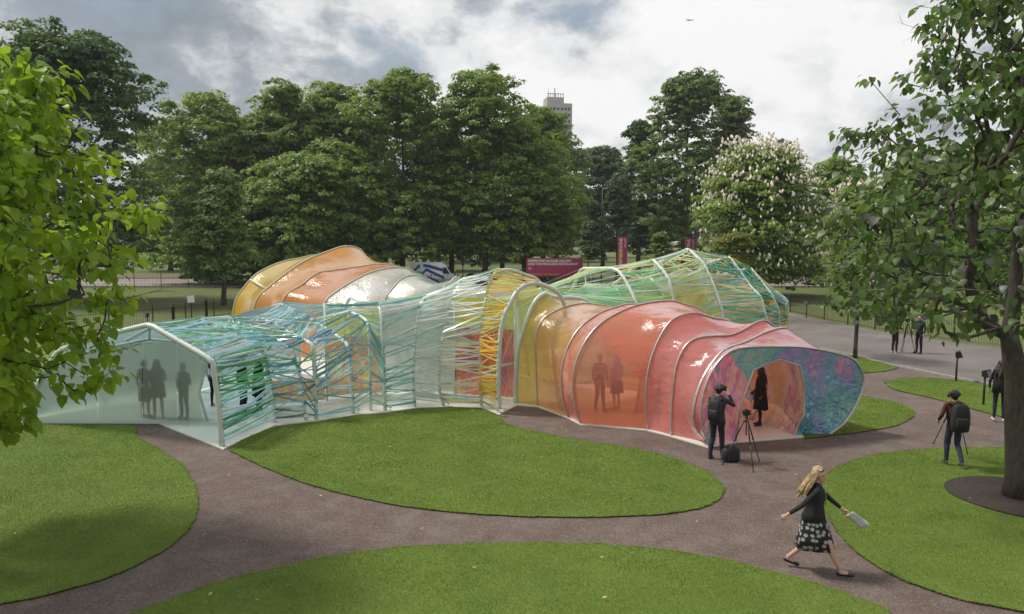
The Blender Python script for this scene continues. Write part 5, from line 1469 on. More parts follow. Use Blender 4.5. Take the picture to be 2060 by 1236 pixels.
# -- photographer with hood and rucksack
p2 = G(1441, 924)
f2 = (.62, .78)
r2, w2 = person('photographer in dark hooded jacket raising a camera to his eye', p2, f2, 1.80,
    dict(pelvis=(0, 0, .95), chest=(0, .02, 1.28), neck=(0, .04, 1.465), head=(0, .075, 1.62), kneeL=(-.11, .03, .5), ankL=(-.13, -.06, .085), kneeR=(.11, .03, .5), ankR=(.13, .05, .085),
         elbL=(-.27, .20, 1.26), wriL=(-.10, .30, 1.52), handL=(.3, .35, .8), elbR=(.30, .20, 1.28), wriR=(.13, .27, 1.55), handR=(-.35, .35, .7), palmL=(.8, -.4, 0), palmR=(-.8, -.4, 0), curl=1.0),
    C_CHAR, C_NAVY, S_BLACK, SK_FAIR, H_DARK, 'curly', 0.0115)
garment('hood', [(0, .0, 1.49, .115, .105), (0, -.06, 1.44, .135, .12), (0, -.09, 1.38, .11, .09)], C_CHAR, r2, 20, .05)
garment('jacket_hem', [(0, .01, 1.10, .165, .14), (0, 0, .96, .180, .155), (0, 0, .84, .185, .16)], C_CHAR, r2, 28, .03)
M_NYLON = plain('black nylon', (0.016, 0.016, 0.018), .7, 0, .3, 30, .4)
M_STRAP = plain('webbing strap', (0.03, 0.03, 0.032), .8)
def backpack(label, at, facing, s=1.0, tilt=0.0):
    o = empty('backpack', at, math.atan2(-facing[0], facing[1]), label, 'backpack'); o.scale = (s, s, s); o.rotation_euler.x = tilt
    rg = []
    for z, w, d in ((-.27, .11, .05), (-.25, .145, .085), (-.1, .16, .105), (.08, .155, .10), (.2, .135, .085), (.26, .09, .05)):
        rg.append([(w * math.copysign(abs(math.cos(a)) ** .55, math.cos(a)), -.11 + d * math.copysign(abs(math.sin(a)) ** .6, math.sin(a)), z) for a in np.linspace(0, 2 * math.pi, 25)[:-1]])
    mb = MB(); mb.loft(rg, True, True); mb.build('body', M_NYLON, o, True)
    rg = [[(w * math.copysign(abs(math.cos(a)) ** .5, math.cos(a)), -.205 + d * math.copysign(abs(math.sin(a)) ** .6, math.sin(a)), z) for a in np.linspace(0, 2 * math.pi, 21)[:-1]] for z, w, d in ((-.22, .09, .02), (-.2, .12, .04), (-.02, .115, .04), (.02, .08, .015))]
    mb = MB(); mb.loft(rg, True, True); mb.build('front_pocket', M_NYLON, o, True)
    for x in (-1, 1):
        mb = MB(); mb.tube([(x * .08, -.04, .22), (x * .11, .05, .26), (x * .12, .14, .17), (x * .125, .14, .0), (x * .14, .02, -.2)], .02, 6, flat=.4); mb.build('strap', M_STRAP, o, True)
    mb = MB(); mb.tube([(-.04, -.09, .25), (0, -.09, .30), (.04, -.09, .25)], .008, 5); mb.build('grab_loop', M_STRAP, o, True)
    return o
backpack('slim black rucksack on the photographer raising his camera', w2((0, -.07, 1.20)), f2, 1.0)
def camera_body(label, at, facing, s=1.0, lens=.11, tilt=0.0):
    o = empty('photo_camera', at, math.atan2(-facing[0], facing[1]), label, 'camera'); o.scale = (s,) * 3; o.rotation_euler.x = tilt
    mb = MB(); mb.box((0, 0, 0), (.14, .06, .095)); mb.box((0, .01, .062), (.06, .05, .035), taper=.75); mb.box((.055, .02, -.005), (.03, .05, .085)); mb.build('body', S_BLACK, o)
    mb = MB(); mb.tube([(0, .03, 0), (0, .05, 0), (0, .05 + lens * .5, 0), (0, .03 + lens, 0)], [.036, .038, .036, .041], 16); mb.build('lens', S_BLACK, o, True)
    return o
camera_body('black camera held to the hooded photographer\'s face', w2((.01, .30, 1.62)), f2, 1.0)
M_TRI = plain('black tripod tube', (0.014, 0.014, 0.015), .4)
def tripod(label, apex, feet, head_z=.12, col_drop=.35, r=.014):
    """apex = top of the legs; feet are ground points"""
    a = Vector(apex); base = Vector((a.x, a.y, 0))
    o = empty('tripod', base, 0, label, 'tripod')
    L = lambda p: Vector(p) - base
    for ft in feet:
        ft = Vector(ft); d = (ft - a)
        sh = a + Vector((d.x, d.y, 0)).normalized() * .05
        mb = MB(); mb.tube([L(sh), L(sh + (ft - sh) * .45)], r * 1.15, 8); mb.tube([L(sh + (ft - sh) * .42), L(sh + (ft - sh) * .98)], r * .8, 8)
        mb.tube([L(sh + (ft - sh) * .41), L(sh + (ft - sh) * .46)], r * 1.5, 8)
        lg = mb.build('leg', M_TRI, o, True)
        mb = MB(); mb.tube([L(sh + (ft - sh) * .96), L(ft)], r * 1.1, 8); mb.build('rubber_foot', S_BLACK, lg, True)
    mb = MB(); mb.tube([L(a - Vector((0, 0, col_drop))), L(a + Vector((0, 0, head_z * .55)))], r, 8); mb.build('centre_column', M_TRI, o, True)
    mb = MB(); mb.lathe([(.045, -.03), (.05, 0), (.035, .03)], L(a), 10); mb.build('collar', M_TRI, o, True)
    mb = MB(); mb.lathe([(.02, .0), (.033, .025), (.033, .05), (.02, .06), (.035, .07), (.035, .08)], L(a + Vector((0, 0, head_z * .4))), 12); hd_ = mb.build('head', M_TRI, o, True)
    mb = MB(); mb.tube([L(a + Vector((0, 0, head_z * .4 + .04))), L(a + Vector((.10, -.12, head_z * .4 - .02)))], .007, 6); mb.build('pan_handle', M_TRI, hd_, True)
    return o
ft = [G(1453, 936), G(1516, 951), G(1528, 929)]
c3 = sum(ft) / 3
ap = (c3[0], c3[1], 1.08)
tripod('black tripod with a camera standing before the tunnel door', ap, ft)
camera_body('black camera mounted on the tripod before the tunnel door', (c3[0], c3[1], 1.26), (-.35, .94), 1.15, .06)
# shoulder bag on the path
bg = G(1469, 927)
def camera_bag(label, at, rz):
    o = empty('camera_bag', at, rz, label, 'bag')
    rg = [[(w * math.copysign(abs(math.cos(a)) ** .4, math.cos(a)), d * math.copysign(abs(math.sin(a)) ** .4, math.sin(a)), z) for a in np.linspace(0, 2 * math.pi, 25)[:-1]] for z, w, d in ((.005, .19, .11), (.03, .205, .125), (.26, .20, .12), (.31, .17, .10), (.325, .12, .07))]
    mb = MB(); mb.loft(rg, True, True); mb.build('body', M_NYLON, o, True)
    mb = MB(); mb.box((0, -.135, .13), (.26, .035, .18), taper=.95); mb.build('front_pocket', M_NYLON, o)
    mb = MB(); mb.tube([(-.1, 0, .31), (-.06, 0, .38), (.06, 0, .38), (.1, 0, .31)], .012, 6); mb.build('handle', M_STRAP, o, True)
    mb = MB(); mb.tube([(-.2, 0, .25), (-.27, -.06, .1), (-.3, -.12, .015), (-.1, -.2, .012), (.1, -.19, .012), (.24, -.06, .1), (.2, 0, .25)], .012, 6, flat=.5); mb.build('shoulder_strap', M_STRAP, o, True)
camera_bag('black padded camera bag on the path beside the photographer', tuple(bg), R(12))

# -- woman in the tunnel doorway, in profile
p3 = G(1528, 858)
r3, w3 = person('woman in long black coat standing in profile in the tunnel doorway', p3, (-1, -.12), 1.66,
    dict(elbR=(.22, -.05, 1.13), wriR=(.17, .14, .98), handR=(-.1, .8, -.4), elbL=(-.24, -.03, 1.13), wriL=(-.22, .08, .92), ankL=(-.08, .04, .085), ankR=(.08, -.05, .085), kneeL=(-.08, .05, .5), kneeR=(.08, .0, .5), curl=.9),
    C_BLACK, C_BLACK, S_BLACK, SK_DARK, H_DARK, 'long', 0.012, True, pos_z=.028,
    coat=dict(mat=C_BLACK, rings=[(0, .0, 1.43, .09, .075), (0, 0, 1.38, .175, .125), (0, .01, 1.2, .175, .14), (0, 0, 1.0, .185, .16), (0, -.01, .75, .205, .19), (0, -.015, .50, .225, .215)], folds=.04))
papers('papers', 'white sheets held by the woman in the tunnel doorway', w3((.21, .20, .86)), .22, .31, (R(80), R(35), R(5)))

# -- cameraman walking away with rucksack and tripod
p4 = G(1916, 940)
f4 = (.12, .99)
r4, w4 = person('cameraman in wine red top walking away over the right lawn', p4, f4, 1.74,
    dict(kneeL=(-.10, .12, .51), ankL=(-.10, .10, .09), toeL=(-.12, .27, .04), kneeR=(.10, .06, .50), ankR=(.10, -.20, .14), toeR=(.11, -.06, .045), elbL=(-.30, .0, 1.16), wriL=(-.27, .20, 1.0), elbR=(.28, .08, 1.18), wriR=(.22, .28, 1.25), handR=(-.1, .5, .6), curl=1.1, chest=(0, .04, 1.27), neck=(0, .07, 1.45), head=(0, .11, 1.60)),
    C_WINE, C_JEAN, S_BROWN, SK_FAIR, H_DARK, 'curly', 0.012, pos_z=.05)
backpack('large black rucksack on the cameraman walking over the lawn', w4((0, -.10, 1.17)), f4, 1.2)
t0 = w4((.22, .50, 1.36))
tripod('black video tripod carried half folded by the walking cameraman', t0, [G(1876, 914) + np.array((0, 0, .25)), G(1946, 921) + np.array((0, 0, .08)), Vector((t0.x + .15, t0.y + .35, .3))], .12, .3, .013)
camera_body('video camera on the tripod the cameraman carries', t0 + Vector((0, 0, .17)), (-1, .2), 1.1, .12)

# -- couple with tripod on the drive
p5, p6 = G(1799, 710), G(1848, 711)
person('person in bottle green jacket and white trainers on the drive', p5, (.96, .25), 1.78, dict(elbR=(.24, .05, 1.16), wriR=(.17, .28, 1.08), elbL=(-.24, .05, 1.16), wriL=(-.17, .28, 1.10)), C_GREEN, C_BLACK, S_WHITE, SK_FAIR, H_DARK, 'short', .016)
person('person in dark jacket with a shoulder bag facing the tripod on the drive', p6, (-.9, -.4), 1.80, dict(elbR=(.26, .05, 1.15), wriR=(.17, .22, 1.05)), C_NAVY, C_BLACK, S_BLACK, SK_FAIR, H_DARK, 'short', .016)
g5 = G(1823, 711)
tripod('black tripod between the couple on the drive', (g5[0], g5[1], 1.35), [g5 + np.array((-.32, -.1, 0)), g5 + np.array((.35, -.12, 0)), g5 + np.array((.02, .36, 0))], .12, .4, .016)
camera_body('small camera on the tripod between the couple', (g5[0], g5[1], 1.53), (-.6, -.8), 1.1)
# -- person half hidden by the right trunk
p7 = G(2008, 850)
person('person in dark coat and white trainers half hidden behind the right trunk', p7, (.5, .85), 1.76, None, C_BLACK, C_NAVY, S_WHITE, SK_FAIR, H_DARK, 'long', .015, True,
       coat=dict(mat=C_BLACK, rings=[(0, 0, 1.43, .09, .08), (0, 0, 1.38, .18, .13), (0, 0, 1.1, .18, .15), (0, 0, .82, .2, .18)], folds=.04), pos_z=.05)
# -- visitors inside the ribbon tunnel
person('visitor with fair hair and beige skirt behind the frosted wall', (*AT(296, 838, PY + .45)[:2], 0), (.3, .9), 1.72, None, C_BLACK, C_BEIGE, S_BROWN, SK_FAIR, H_LIGHT, 'short', .018, True, True, pos_z=.03,
       skirt=dict(mat=C_BEIGE, rings=[(0, 0, 1.03, .14, .12), (0, 0, .9, .18, .15), (0, 0, .5, .19, .16)]))
person('visitor in dark navy dress with long hair behind the frosted wall', (*AT(322, 838, PY + .42)[:2], 0), (-.5, .85), 1.74, dict(elbL=(-.25, .1, 1.14), wriL=(-.12, .22, 1.0), elbR=(.25, .1, 1.14), wriR=(.1, .24, 1.0)), C_NAVY, C_NAVY, S_BLACK, SK_FAIR, H_DARK, 'long', .018, True, True, pos_z=.03,
       skirt=dict(mat=C_NAVY, rings=[(0, 0, 1.2, .15, .12), (0, 0, .95, .19, .16), (0, 0, .62, .22, .19)]))
person('short haired visitor in dark suit standing alone behind the frosted wall', (*AT(374, 838, PY + .40)[:2], 0), (-.3, -.9), 1.62, dict(wriL=(-.10, .16, .95), wriR=(.10, .17, .95)), C_NAVY, C_BLACK, S_BLACK, SK_FAIR, H_DARK, 'short', .018, pos_z=.03)
person('visitor in white top, black trousers and crimson heels inside the left portal', G(433, 820), (.2, .95), 1.74, None, C_WHITE, C_BLACK, S_RED, SK_FAIR, H_DARK, 'long', .018, True, pos_z=.03)
person('visitor in black standing behind the blue and green ribbons', G(490, 838), (.9, -.1), 1.76, None, C_BLACK, C_BLACK, S_BLACK, SK_FAIR, H_DARK, 'short', .018, pos_z=.03)
person('visitor in long black coat behind the ribbons, next to one in black', G(522, 833), (-.9, .1), 1.72, None, C_BLACK, C_BLACK, S_BLACK, SK_FAIR, H_DARK, 'long', .018, True, pos_z=.03, coat=dict(mat=C_BLACK, rings=[(0, 0, 1.4, .15, .11), (0, 0, 1.1, .18, .15), (0, 0, .55, .22, .2)]))
person('visitor silhouetted inside the rose film tunnel, legs apart', G(1206, 829), (.6, .7), 1.76, dict(ankL=(-.16, 0, .085), ankR=(.16, 0, .085)), C_BLACK, C_BLACK, S_BLACK, SK_FAIR, H_DARK, 'short', .018, pos_z=.03)
person('visitor in a dark skirt silhouetted inside the rose film tunnel', G(1240, 826), (-.6, .7), 1.68, None, C_NAVY, C_NAVY, S_BLACK, SK_FAIR, H_DARK, 'long', .018, True, True, pos_z=.03, skirt=dict(mat=C_NAVY, rings=[(0, 0, 1.03, .14, .12), (0, 0, .9, .19, .17), (0, 0, .55, .23, .2)]))
# ================================================================== railings, signs, vehicles, far building
M_IRON = plain('black painted iron', (0.012, 0.012, 0.013), .5)
def railing(label, pts, h, gap, post_gap, nobj, picket_r=.009, group=None, post_r=.03):
    """iron railing along pts (ground): posts, two rails, pointed pickets"""
    pts = np.array(pts, float)
    root = empty('railing', tuple(pts[0]), 0, label, 'railing', group)
    o0 = pts[0]
    Lc = np.r_[0, np.cumsum(np.linalg.norm(np.diff(pts, axis=0), axis=1))]
    def at(s): return np.array([np.interp(s, Lc, pts[:, k]) for k in range(3)]) - o0
    mb = MB(); n = 4; r = picket_r
    V = [(math.cos(a) * r, math.sin(a) * r, 0.05) for a in np.arange(4) * math.pi / 2] + [(math.cos(a) * r, math.sin(a) * r, h) for a in np.arange(4) * math.pi / 2] + [(0, 0, h + .09)]
    Fq = [(0, 1, 5, 4), (1, 2, 6, 5), (2, 3, 7, 6), (3, 0, 4, 7), (4, 5, 8), (5, 6, 8), (6, 7, 8), (7, 4, 8)]
    mb.add(V, Fq); pm = mb.mesh('picket', M_IRON)
    S = np.arange(gap / 2, Lc[-1], gap)
    P = [at(s) for s in S]
    # those that show largest (nearest) are parts of their own
    near = sorted(range(len(P)), key=lambda i: np.linalg.norm(P[i] + o0 - ORG))
    own = set(near[:nobj])
    rest = MB()
    for i, p in enumerate(P):
        if i in own: link('picket', pm, root, tuple(p))
        else: rest.add([tuple(p + np.array(v)) for v in V], Fq)
    if rest.v: rest.build('picket_row', M_IRON, root, kind='stuff')
    for z in (.14, h - .12):
        for a, b in zip(pts[:-1], pts[1:]):
            mb = MB(); mb.tube([a - o0 + (0, 0, z), b - o0 + (0, 0, z)], .016, 6); mb.build('rail', M_IRON, root)
    mb = MB(); mb.tube([(0, 0, 0), (0, 0, h + .1)], post_r, 8); mb.lathe([(post_r * 1.3, 0), (post_r * 1.4, .03), (.01, .08)], (0, 0, h + .1), 8); po = mb.mesh('post', M_IRON)
    for s in np.arange(0, Lc[-1] + .01, post_gap): link('post', po, root, tuple(at(s)))
    return root
railing('low black railing curving along the far side of the drive', [G(1560, 622), G(1600, 631), G(1664, 646), G(1760, 664), G(1926, 689), G(2120, 712)], 1.15, .13, 2.6, 260)
railing('black railing crossing the grass behind the frosted tunnel', [G(60, 690), G(160, 672), G(320, 656), G(430, 640), G(520, 626)], 1.15, .13, 2.6, 260)
FR = [(-75, 79.5, -.03), (75, 79.5, -.03)]
railing('long tall black railing between park grass and the road', FR, 1.5, .15, 3.0, 290, .013)
# stout gate posts on the left lawn
for x, y, lb in ((350, 668, 'stout black gate post nearer the blue roofed tunnel\'s lamp'), (416, 650, 'stout black gate post beside the white notice board')):
    g0 = G(x, y); mb = MB(); mb.lathe([(.11, 0), (.10, .05), (.085, .1), (.085, 1.35), (.11, 1.38), (.11, 1.44), (.06, 1.5), (.03, 1.55)], n=12)
    o = empty('gate_post', tuple(g0), 0, lb, 'post'); mb.build('shaft', M_IRON, o, True)
    mb = MB(); mb.lathe([(.02, 0), (.05, .03), (.05, .06), (.015, .1)], (0, 0, 1.55), 10); mb.build('finial', M_IRON, o, True)
# white notice board on a stake
g0 = G(386, 655)
nb = empty('notice_board', tuple(g0), 0, 'small tilted white notice board on a dark stake', 'sign')
mb = MB(); mb.box((0, 0, 0), (.42, .03, .42), Matrix.Rotation(-.12, 3, 'Y')); mb.box((.12, .02, -.17), (.04, .02, .12)); b = mb.build('board', plain('white board', (.72, .74, .78), .5), nb); b.location = (0, 0, AT(389, 602, g0[1])[2])
mb = MB(); mb.tube([(0, .03, 0), (0, .03, 1.5)], .03, 8); mb.build('stake', M_IRON, nb)
# garden floodlights on posts
def floodlight(label, x, y, h, rz, s=1.0):
    g0 = G(x, y); o = empty('floodlight', tuple(g0), rz, label, 'floodlight'); o.scale = (s,) * 3
    mb = MB(); mb.tube([(0, 0, 0), (0, 0, h)], .035, 8); mb.build('post', M_IRON, o, True)
    mb = MB(); mb.box((0, -.06, h + .08), (.34, .14, .24), Matrix.Rotation(-.35, 3, 'X')); mb.box((0, .02, h + .06), (.2, .08, .16)); hd = mb.build('housing', M_IRON, o)
    mb = MB(); mb.box((0, -.14, h + .06), (.30, .012, .19), Matrix.Rotation(-.35, 3, 'X')); mb.build('glass', plain('dark lamp glass', (.05, .055, .06), .1), hd)
floodlight('black floodlight on a post in the lawn beside the couple', 1923, 768, .95, R(60))
floodlight('black floodlight with pale glass on a post near the right trunk', 1978, 816, .95, R(35))
floodlight('black floodlight in front of the railing by the green dome', 1622, 640, .95, R(-60))
floodlight('black floodlight behind the frosted tunnel', 298, 668, .9, R(-40))

# ---- signs with lettering
def text(body, size, mat, parent, loc, rot=(math.pi / 2, 0, 0), name='lettering', bold=0.0, space=1.0):
    cu = bpy.data.curves.new(name, 'FONT'); cu.body = body; cu.size = size; cu.extrude = .008; cu.offset = bold; cu.space_character = space
    o = bpy.data.objects.new('tmp', cu); COL.objects.link(o)
    me = bpy.data.meshes.new_from_object(o.evaluated_get(bpy.context.evaluated_depsgraph_get()))
    bpy.data.objects.remove(o); me.name = name
    me.materials.clear(); me.materials.append(mat)
    q = link(name, me, parent, loc); q.rotation_euler = rot
    return q
M_MAROON = plain('maroon sign panel', (0.40, 0.035, 0.13), .45, 0, .06, 1)
M_SIGNW = plain('white sign lettering', (.78, .74, .74), .5)
M_SIGNY = plain('yellow sign print', (.72, .50, .04), .5)
SY = 77.5
tl, br = AT(1059, 519, SY), AT(1172, 556, SY)
W, Hh = br[0] - tl[0], tl[2] - br[2]
sg = empty('gallery_sign', (tl[0], SY, -.03), R(0), 'long maroon direction sign with white lettering and an arrow', 'sign')
mb = MB(); mb.box((W / 2, 0, br[2] + Hh / 2), (W, .18, Hh)); mb.build('panel', M_MAROON, sg)
mb = MB(); mb.box((W / 2, .0, br[2] - .06), (W - .1, .14, .12)); mb.build('base_rail', M_IRON, sg)
for x in (.5, W - .5):
    mb = MB(); mb.box((x, .02, br[2] / 2), (.12, .12, br[2] - .1)); mb.build('leg', M_IRON, sg)
text('SERPENTINE SACKLER GALLERY', .355, M_SIGNW, sg, (.17, -.10, br[2] + Hh * .79), bold=.012, space=.93)
text('AND THE MAGAZINE RESTAURANT', .355, M_SIGNW, sg, (.17, -.10, br[2] + Hh * .62), bold=.012, space=.93)
text('5 MINUTES WALK OVER THE BRIDGE', .20, M_SIGNY, sg, (.17, -.10, br[2] + Hh * .09), bold=.002)
mb = MB()
ax, az = .20, br[2] + Hh * .44
mb.box((ax + .22, -.10, az), (.42, .014, .055)); mb.box((ax + .10, -.10, az + .085), (.30, .014, .055), Matrix.Rotation(-R(45), 3, 'Y')); mb.box((ax + .10, -.10, az - .085), (.30, .014, .055), Matrix.Rotation(R(45), 3, 'Y'))
mb.build('arrow', M_SIGNW, sg)
def totem(label, x0, x1, y0, Y, rz=0.0):
    a, b = AT(x0, y0, Y), AT(x1, y0, Y); w = b[0] - a[0]; h = a[2] + .03
    o = empty('totem_sign', ((a[0] + b[0]) / 2, Y, -.03), rz, label, 'sign')
    mb = MB(); mb.box((0, 0, h / 2 + .05), (w, .14, h - .1)); mb.box((0, 0, .05), (w * .9, .12, .1)); mb.build('panel', M_MAROON, o)
    rot = (math.pi / 2, -math.pi / 2, 0)
    top = h - .15
    s = w * .46
    e = text('ENTINE', s, M_SIGNW, o, (0, -.078, 0), rot, bold=.006, space=.9)
    q = text('SERP', s, M_SIGNW, o, (0, -.078, 0), rot, bold=.006, space=.9)
    g = text('GALLERY', s * .52, M_SIGNW, o, (0, -.078, 0), rot, bold=.002)
    bpy.context.view_layer.update()
    le, lq, lg = e.dimensions.x, q.dimensions.x, g.dimensions.x
    xb = -w * .02
    e.location = (xb, -.078, top - le); mbx = MB(); yb = .55
    mbx.box((xb - s * .36, -.076, top - le - .06 - yb / 2), (s * .74, .014, yb)); mbx.build('yellow_block', M_SIGNY, o)
    q.location = (xb, -.078, top - le - .12 - yb - lq); g.location = (w * .36, -.078, top - lg)
    return o
totem('upright maroon sign with a yellow block beside the young tree', 1243, 1262, 477, 72)
totem('upright maroon sign half hidden by the apex of the green ribbon dome', 1379, 1399, 479, 72)

# ---- lamp post, marker post, dark post by the road
lx = AT(1212, 381, 74)
lp_ = empty('lamp_post', (lx[0], 74, -.03), 0, 'tall slim black lamp post between the far trees', 'lamp post')
mb = MB(); mb.lathe([(.22, 0), (.22, .5), (.13, .65), (.10, 1.6), (.075, 1.7), (.06, 6), (.05, lx[2])], n=10); mb.build('column', M_IRON, lp_, True)
mb = MB(); mb.tube([(0, 0, lx[2]), (0, 0, lx[2] + .1), (.25, -.05, lx[2] + .12)], .04, 8); mb.box((.34, -.05, lx[2] + .10), (.35, .18, .1)); mb.build('lantern', plain('lamp housing', (.35, .36, .36), .4), lp_)
q = AT(915.5, 533, 80.3)
mp = empty('marker_post', (q[0], 80.3, -.03), 0, 'thin dark post with a yellow top section by the van', 'post')
mb = MB(); mb.tube([(0, 0, 0), (0, 0, q[2] - .75)], .05, 8); mb.build('shaft', M_IRON, mp); mb = MB(); mb.tube([(0, 0, q[2] - .75), (0, 0, q[2])], .075, 8); mb.build('yellow_band', plain('traffic yellow', (.75, .42, .01), .5), mp)
q = AT(931, 528, 80.2)
sp_ = empty('signal_post', (q[0], 80.2, -.03), 0, 'thin black post with a small box head beside the silver car', 'post')
mb = MB(); mb.tube([(0, 0, 0), (0, 0, q[2] - .3)], .06, 8); mb.build('shaft', M_IRON, sp_); mb = MB(); mb.box((0, 0, q[2] - .1), (.28, .2, .5)); mb.build('signal_head', M_IRON, sp_)

# ---- vehicles on the road
M_GLASS = plain('car glass', (.02, .024, .026), .06, 0, .1)
M_TYRE = plain('tyre rubber', (.012, .012, .012), .85)
M_RIM = plain('alloy rim', (.42, .43, .44), .35, .6)
M_HEAD = plain('headlamp glass', (.65, .67, .68), .12)
def profile_body(prof, halfw, tuck=.12, zt=1.2):
    """side profile (y, z) swept across the width with tumblehome above zt"""
    mb = MB(); rings = []
    for s in (-1, -.86, 0, .86, 1):
        row = []
        for y, z in prof:
            w = halfw * (1 - (tuck * max(0, z - zt) if z > zt else 0))
            k = .0 if abs(s) < .99 else .04
            row.append((s * w, y * (1 - k * .3), z - k * (1 if z > .8 else 0)))
        rings.append(row)
    mb.loft(rings, True, True)
    return mb
def wheel(root, x, y, r):
    mb = MB(); mb.tube([(x - .11, y, r), (x + .11, y, r)], r, 20); w = mb.build('wheel', M_TYRE, root, True)
    sx = 1 if x > 0 else -1
    mb = MB(); mb.tube([(x + sx * .10, y, r), (x + sx * .125, y, r)], r * .62, 14); mb.build('rim', M_RIM, w)
def quad_on(mb, pts, mi=0): mb.add(pts, [tuple(range(len(pts)))], mi)
# patterned van: faces right; local +y is its front
q = AT(872, 524, 86)
van = empty('van', (q[0] + .1, 86, -.01), R(-90), 'white van with blue chevrons and a green side band on the road', 'van')
M_VW = plain('white van paint', (.72, .73, .74), .3); M_VB = plain('blue livery', (.012, .085, .27), .3); M_VG = plain('green livery', (.14, .36, .07), .35)
vp = [(-2.7, .35), (-2.75, 1.0), (-2.72, 2.2), (-2.6, 2.55), (-2.3, 2.68), (.9, 2.68), (1.25, 2.55), (1.55, 2.2), (2.05, 1.35), (2.75, 1.08), (2.85, .8), (2.8, .4)]
profile_body(vp, 1.0, .05, 1.3).build('body', M_VW, van, True)
sx = 1.012
def chev(a, m, b, w):
    mb = MB(); 
    for p, q2 in ((a, m), (m, b)):
        quad_on(mb, [(sx, p[0], p[1]), (sx, q2[0], q2[1]), (sx, q2[0], q2[1] - w), (sx, p[0], p[1] - w)])
    mb.build('chevron', M_VB, van)
# van local: camera sees its +x side after the turn
chev((-2.6, 1.55), (-1.75, 2.45), (-1.6, 2.45), .4); chev((-1.2, 2.5), (-.6, 2.42), (1.1, 1.95), .36); chev((-1.35, 1.5), (-.85, 2.0), (1.3, 1.0), .36); chev((-2.6, .62), (-1.7, 1.0), (-1.5, 1.0), .35); chev((-1.2, .7), (-.7, 1.05), (.6, .55), .3)
mb = MB(); quad_on(mb, [(sx + .004, -2.66, 1.35), (sx + .004, -1.35, 1.35), (sx + .004, -1.35, 1.6), (sx + .004, -2.66, 1.6)]); mb.build('green_band', M_VG, van)
text('7652 4040', .30, M_IRON, van, (sx + .006, -2.60, 1.02), (math.pi / 2, 0, math.pi / 2), bold=.003)
mb = MB(); quad_on(mb, [(sx + .005, 1.12, 1.35), (sx + .005, 1.92, 1.32), (sx + .005, 1.50, 2.08), (sx + .005, 1.12, 2.08)]); mb.build('side_window', M_GLASS, van)
mb = MB(); quad_on(mb, [(-.86, 1.62, 2.12), (.86, 1.62, 2.12), (.9, 2.08, 1.36), (-.9, 2.08, 1.36)]); mb.build('windscreen', M_GLASS, van)
mb = MB(); mb.box((1.12, 1.75, 1.45), (.16, .1, .3)); mb.build('wing_mirror', M_IRON, van)
for s in (-1, 1):
    mb = MB(); mb.box((s * .75, 2.74, .92), (.36, .16, .2)); mb.build('headlight', M_HEAD, van)
mb = MB(); mb.box((0, 2.8, .5), (1.9, .16, .24)); mb.build('bumper', M_IRON, van)
for x in (-.9, .9):
    for y in (-1.8, 1.9): wheel(van, x, y, .34)
def car(label, loc, rz, paint):
    c = empty('car', loc, rz, label, 'car')
    prof = [(-2.1, .3), (-2.15, .7), (-1.9, .95), (-1.4, 1.05), (-.85, 1.42), (.4, 1.45), (1.05, 1.0), (1.95, .86), (2.15, .65), (2.1, .3)]
    profile_body(prof, .88, .45, .95).build('body', paint, c, True)
    for s in (-1, 1):
        mb = MB(); quad_on(mb, [(s * .84, -1.25, 1.05), (s * .84, .85, 1.02), (s * .72, .32, 1.36), (s * .72, -.8, 1.34)]); mb.build('side_window', M_GLASS, c)
        mb = MB(); mb.box((s * .62, 2.08, .7), (.36, .14, .16)); mb.build('headlight', M_HEAD, c)
        mb = MB(); mb.box((s * .95, .65, 1.02), (.14, .1, .12)); mb.build('wing_mirror', paint, c)
    mb = MB(); quad_on(mb, [(-.70, .50, 1.43), (.70, .50, 1.43), (.78, 1.06, 1.03), (-.78, 1.06, 1.03)]); mb.build('windscreen', M_GLASS, c)
    mb = MB(); quad_on(mb, [(-.66, -.95, 1.40), (.66, -.95, 1.40), (.74, -1.42, 1.08), (-.74, -1.42, 1.08)]); mb.build('rear_window', M_GLASS, c)
    for x in (-.8, .8):
        for y in (-1.3, 1.35): wheel(c, x, y, .31)
    return c
q = AT(957, 545, 84.5)
car('silver saloon car waiting behind the hall roof', (q[0], 84.5, -.01), R(122), plain('silver car paint', (.42, .45, .48), .25, .5))
q = AT(1130, 560, 94); car('grey car passing behind the long maroon sign', (q[0] - 3.2, 95, -.01), R(-90), plain('grey car paint', (.16, .17, .18), .25, .4))
q = AT(430, 570, 88); car('dark car half hidden by the small conical tree', (q[0], 88, -.01), R(90), plain('black car paint', (.02, .021, .024), .2, .3))

# ---- concrete tower far away
BT = 420
a, b = AT(1093, 210, BT), AT(1146, 210, BT)
tw = empty('tower_block', ((a[0] + b[0]) / 2, BT, -.03), R(12), 'pale concrete tower block with roof masts rising above the trees', 'building')
M_CONC = plain('pale concrete', (.40, .385, .36), .85, 0, .12, .08); M_CONCD = plain('darker grey mast', (.22, .22, .225), .85)  # second one is a plain darker grey for the roof masts
w = (b[0] - a[0]) * .98; ht = AT(1120, 212, BT)[2]
mb = MB(); mb.box((0, 0, ht / 2), (w, w * .9, ht)); mb.build('shaft', M_CONC, tw)
top = AT(1110, 199, BT)[2]
mb = MB(); mb.box((-w * .12, 0, (ht + top) / 2), (w * .66, w * .6, top - ht)); mb.build('plant_room', M_CONC, tw)
for i in range(7):
    mb = MB(); mb.box((-w * .12 + (i - 3) * w * .1, -w * .31, top + .9), (.35, .35, 1.8)); mb.build('parapet_post', M_CONC, tw)
mb = MB(); mb.box((-w * .12, -w * .31, top + 1.9), (w * .66, .4, .35)); mb.build('parapet_rail', M_CONC, tw)
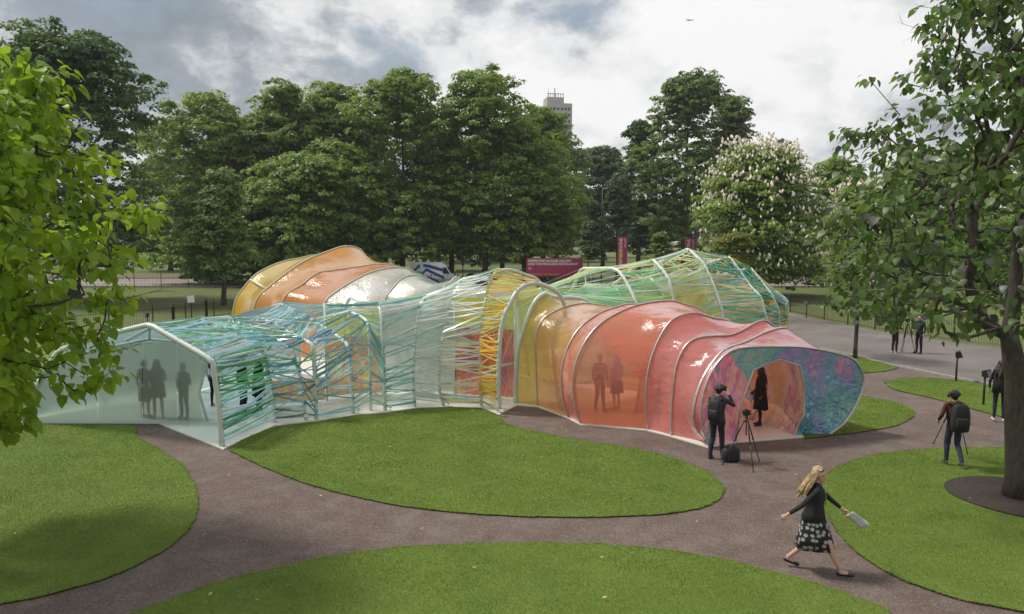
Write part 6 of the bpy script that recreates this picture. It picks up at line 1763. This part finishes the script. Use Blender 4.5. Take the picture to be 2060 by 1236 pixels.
for k in range(5):
    z = ht - 3.2 - k * 3.4
    for x in (-.34, -.2, -.06, .1, .24, .38):
        mb = MB(); mb.box((x * w, -w * .452, z), (w * .085, .12, 1.5)); mb.build('window', M_GLASS, tw)
for x, y0, y1, r in ((1116, 178, 199, .28), (1103, 178, 199, .10)):
    t1, t2 = AT(x, y0, BT)[2], AT(x, y1, BT)[2]; mb = MB(); mb.tube([(AT(x, 190, BT)[0] - (a[0] + b[0]) / 2, 0, t2), (AT(x, 190, BT)[0] - (a[0] + b[0]) / 2, 0, t1)], r, 6); mb.build('mast', M_CONCD, tw)
# ---- airliner crossing the sky
pa = AT(1388, 41, 2000)
pl = empty('airliner', tuple(pa), R(82), 'tiny airliner crossing the pale sky', 'airplane')
M_PL = plain('airliner paint', (.30, .32, .35), .5)
mb = MB(); mb.tube([(0, -10, 0), (0, -8, 0), (0, 6, 0), (0, 9, .2)], [.4, 1.3, 1.3, .5], 10); mb.build('fuselage', M_PL, pl, True)
for s in (-1, 1):
    mb = MB(); mb.add([(s * 1, -1, -.3), (s * 10, 3, .5), (s * 10, 4, .5), (s * 1, 3, -.3), (s * 1, -1, .1), (s * 10, 3, .6), (s * 10, 4, .6), (s * 1, 3, .1)], [(0, 1, 2, 3), (4, 7, 6, 5), (0, 4, 5, 1), (2, 6, 7, 3), (1, 5, 6, 2), (0, 3, 7, 4)]); mb.build('wing', M_PL, pl)
mb = MB(); mb.box((0, 8, 2.2), (.3, 2.2, 3.4)); mb.build('tail_fin', M_PL, pl)

# ---- faint summer haze filling the air
mb = MB(); mb.box((0, 250, 60), (900, 640, 122)); hz_ = mb.mesh('haze', [])
hm = bpy.data.materials.new('thin haze'); hm.use_nodes = True; hm.node_tree.nodes.clear()
_o = hm.node_tree.nodes.new('ShaderNodeOutputMaterial'); _v = hm.node_tree.nodes.new('ShaderNodeVolumePrincipled')
_v.inputs['Color'].default_value = (.92, .95, 1.0, 1); _v.inputs['Density'].default_value = 0.00028; _v.inputs['Anisotropy'].default_value = 0.2
hm.node_tree.links.new(_v.outputs[0], _o.inputs['Volume'])
hz_.materials.append(hm)
tag(link('haze', hz_), 'thin pale haze in the air over the park', 'haze', kind='stuff')
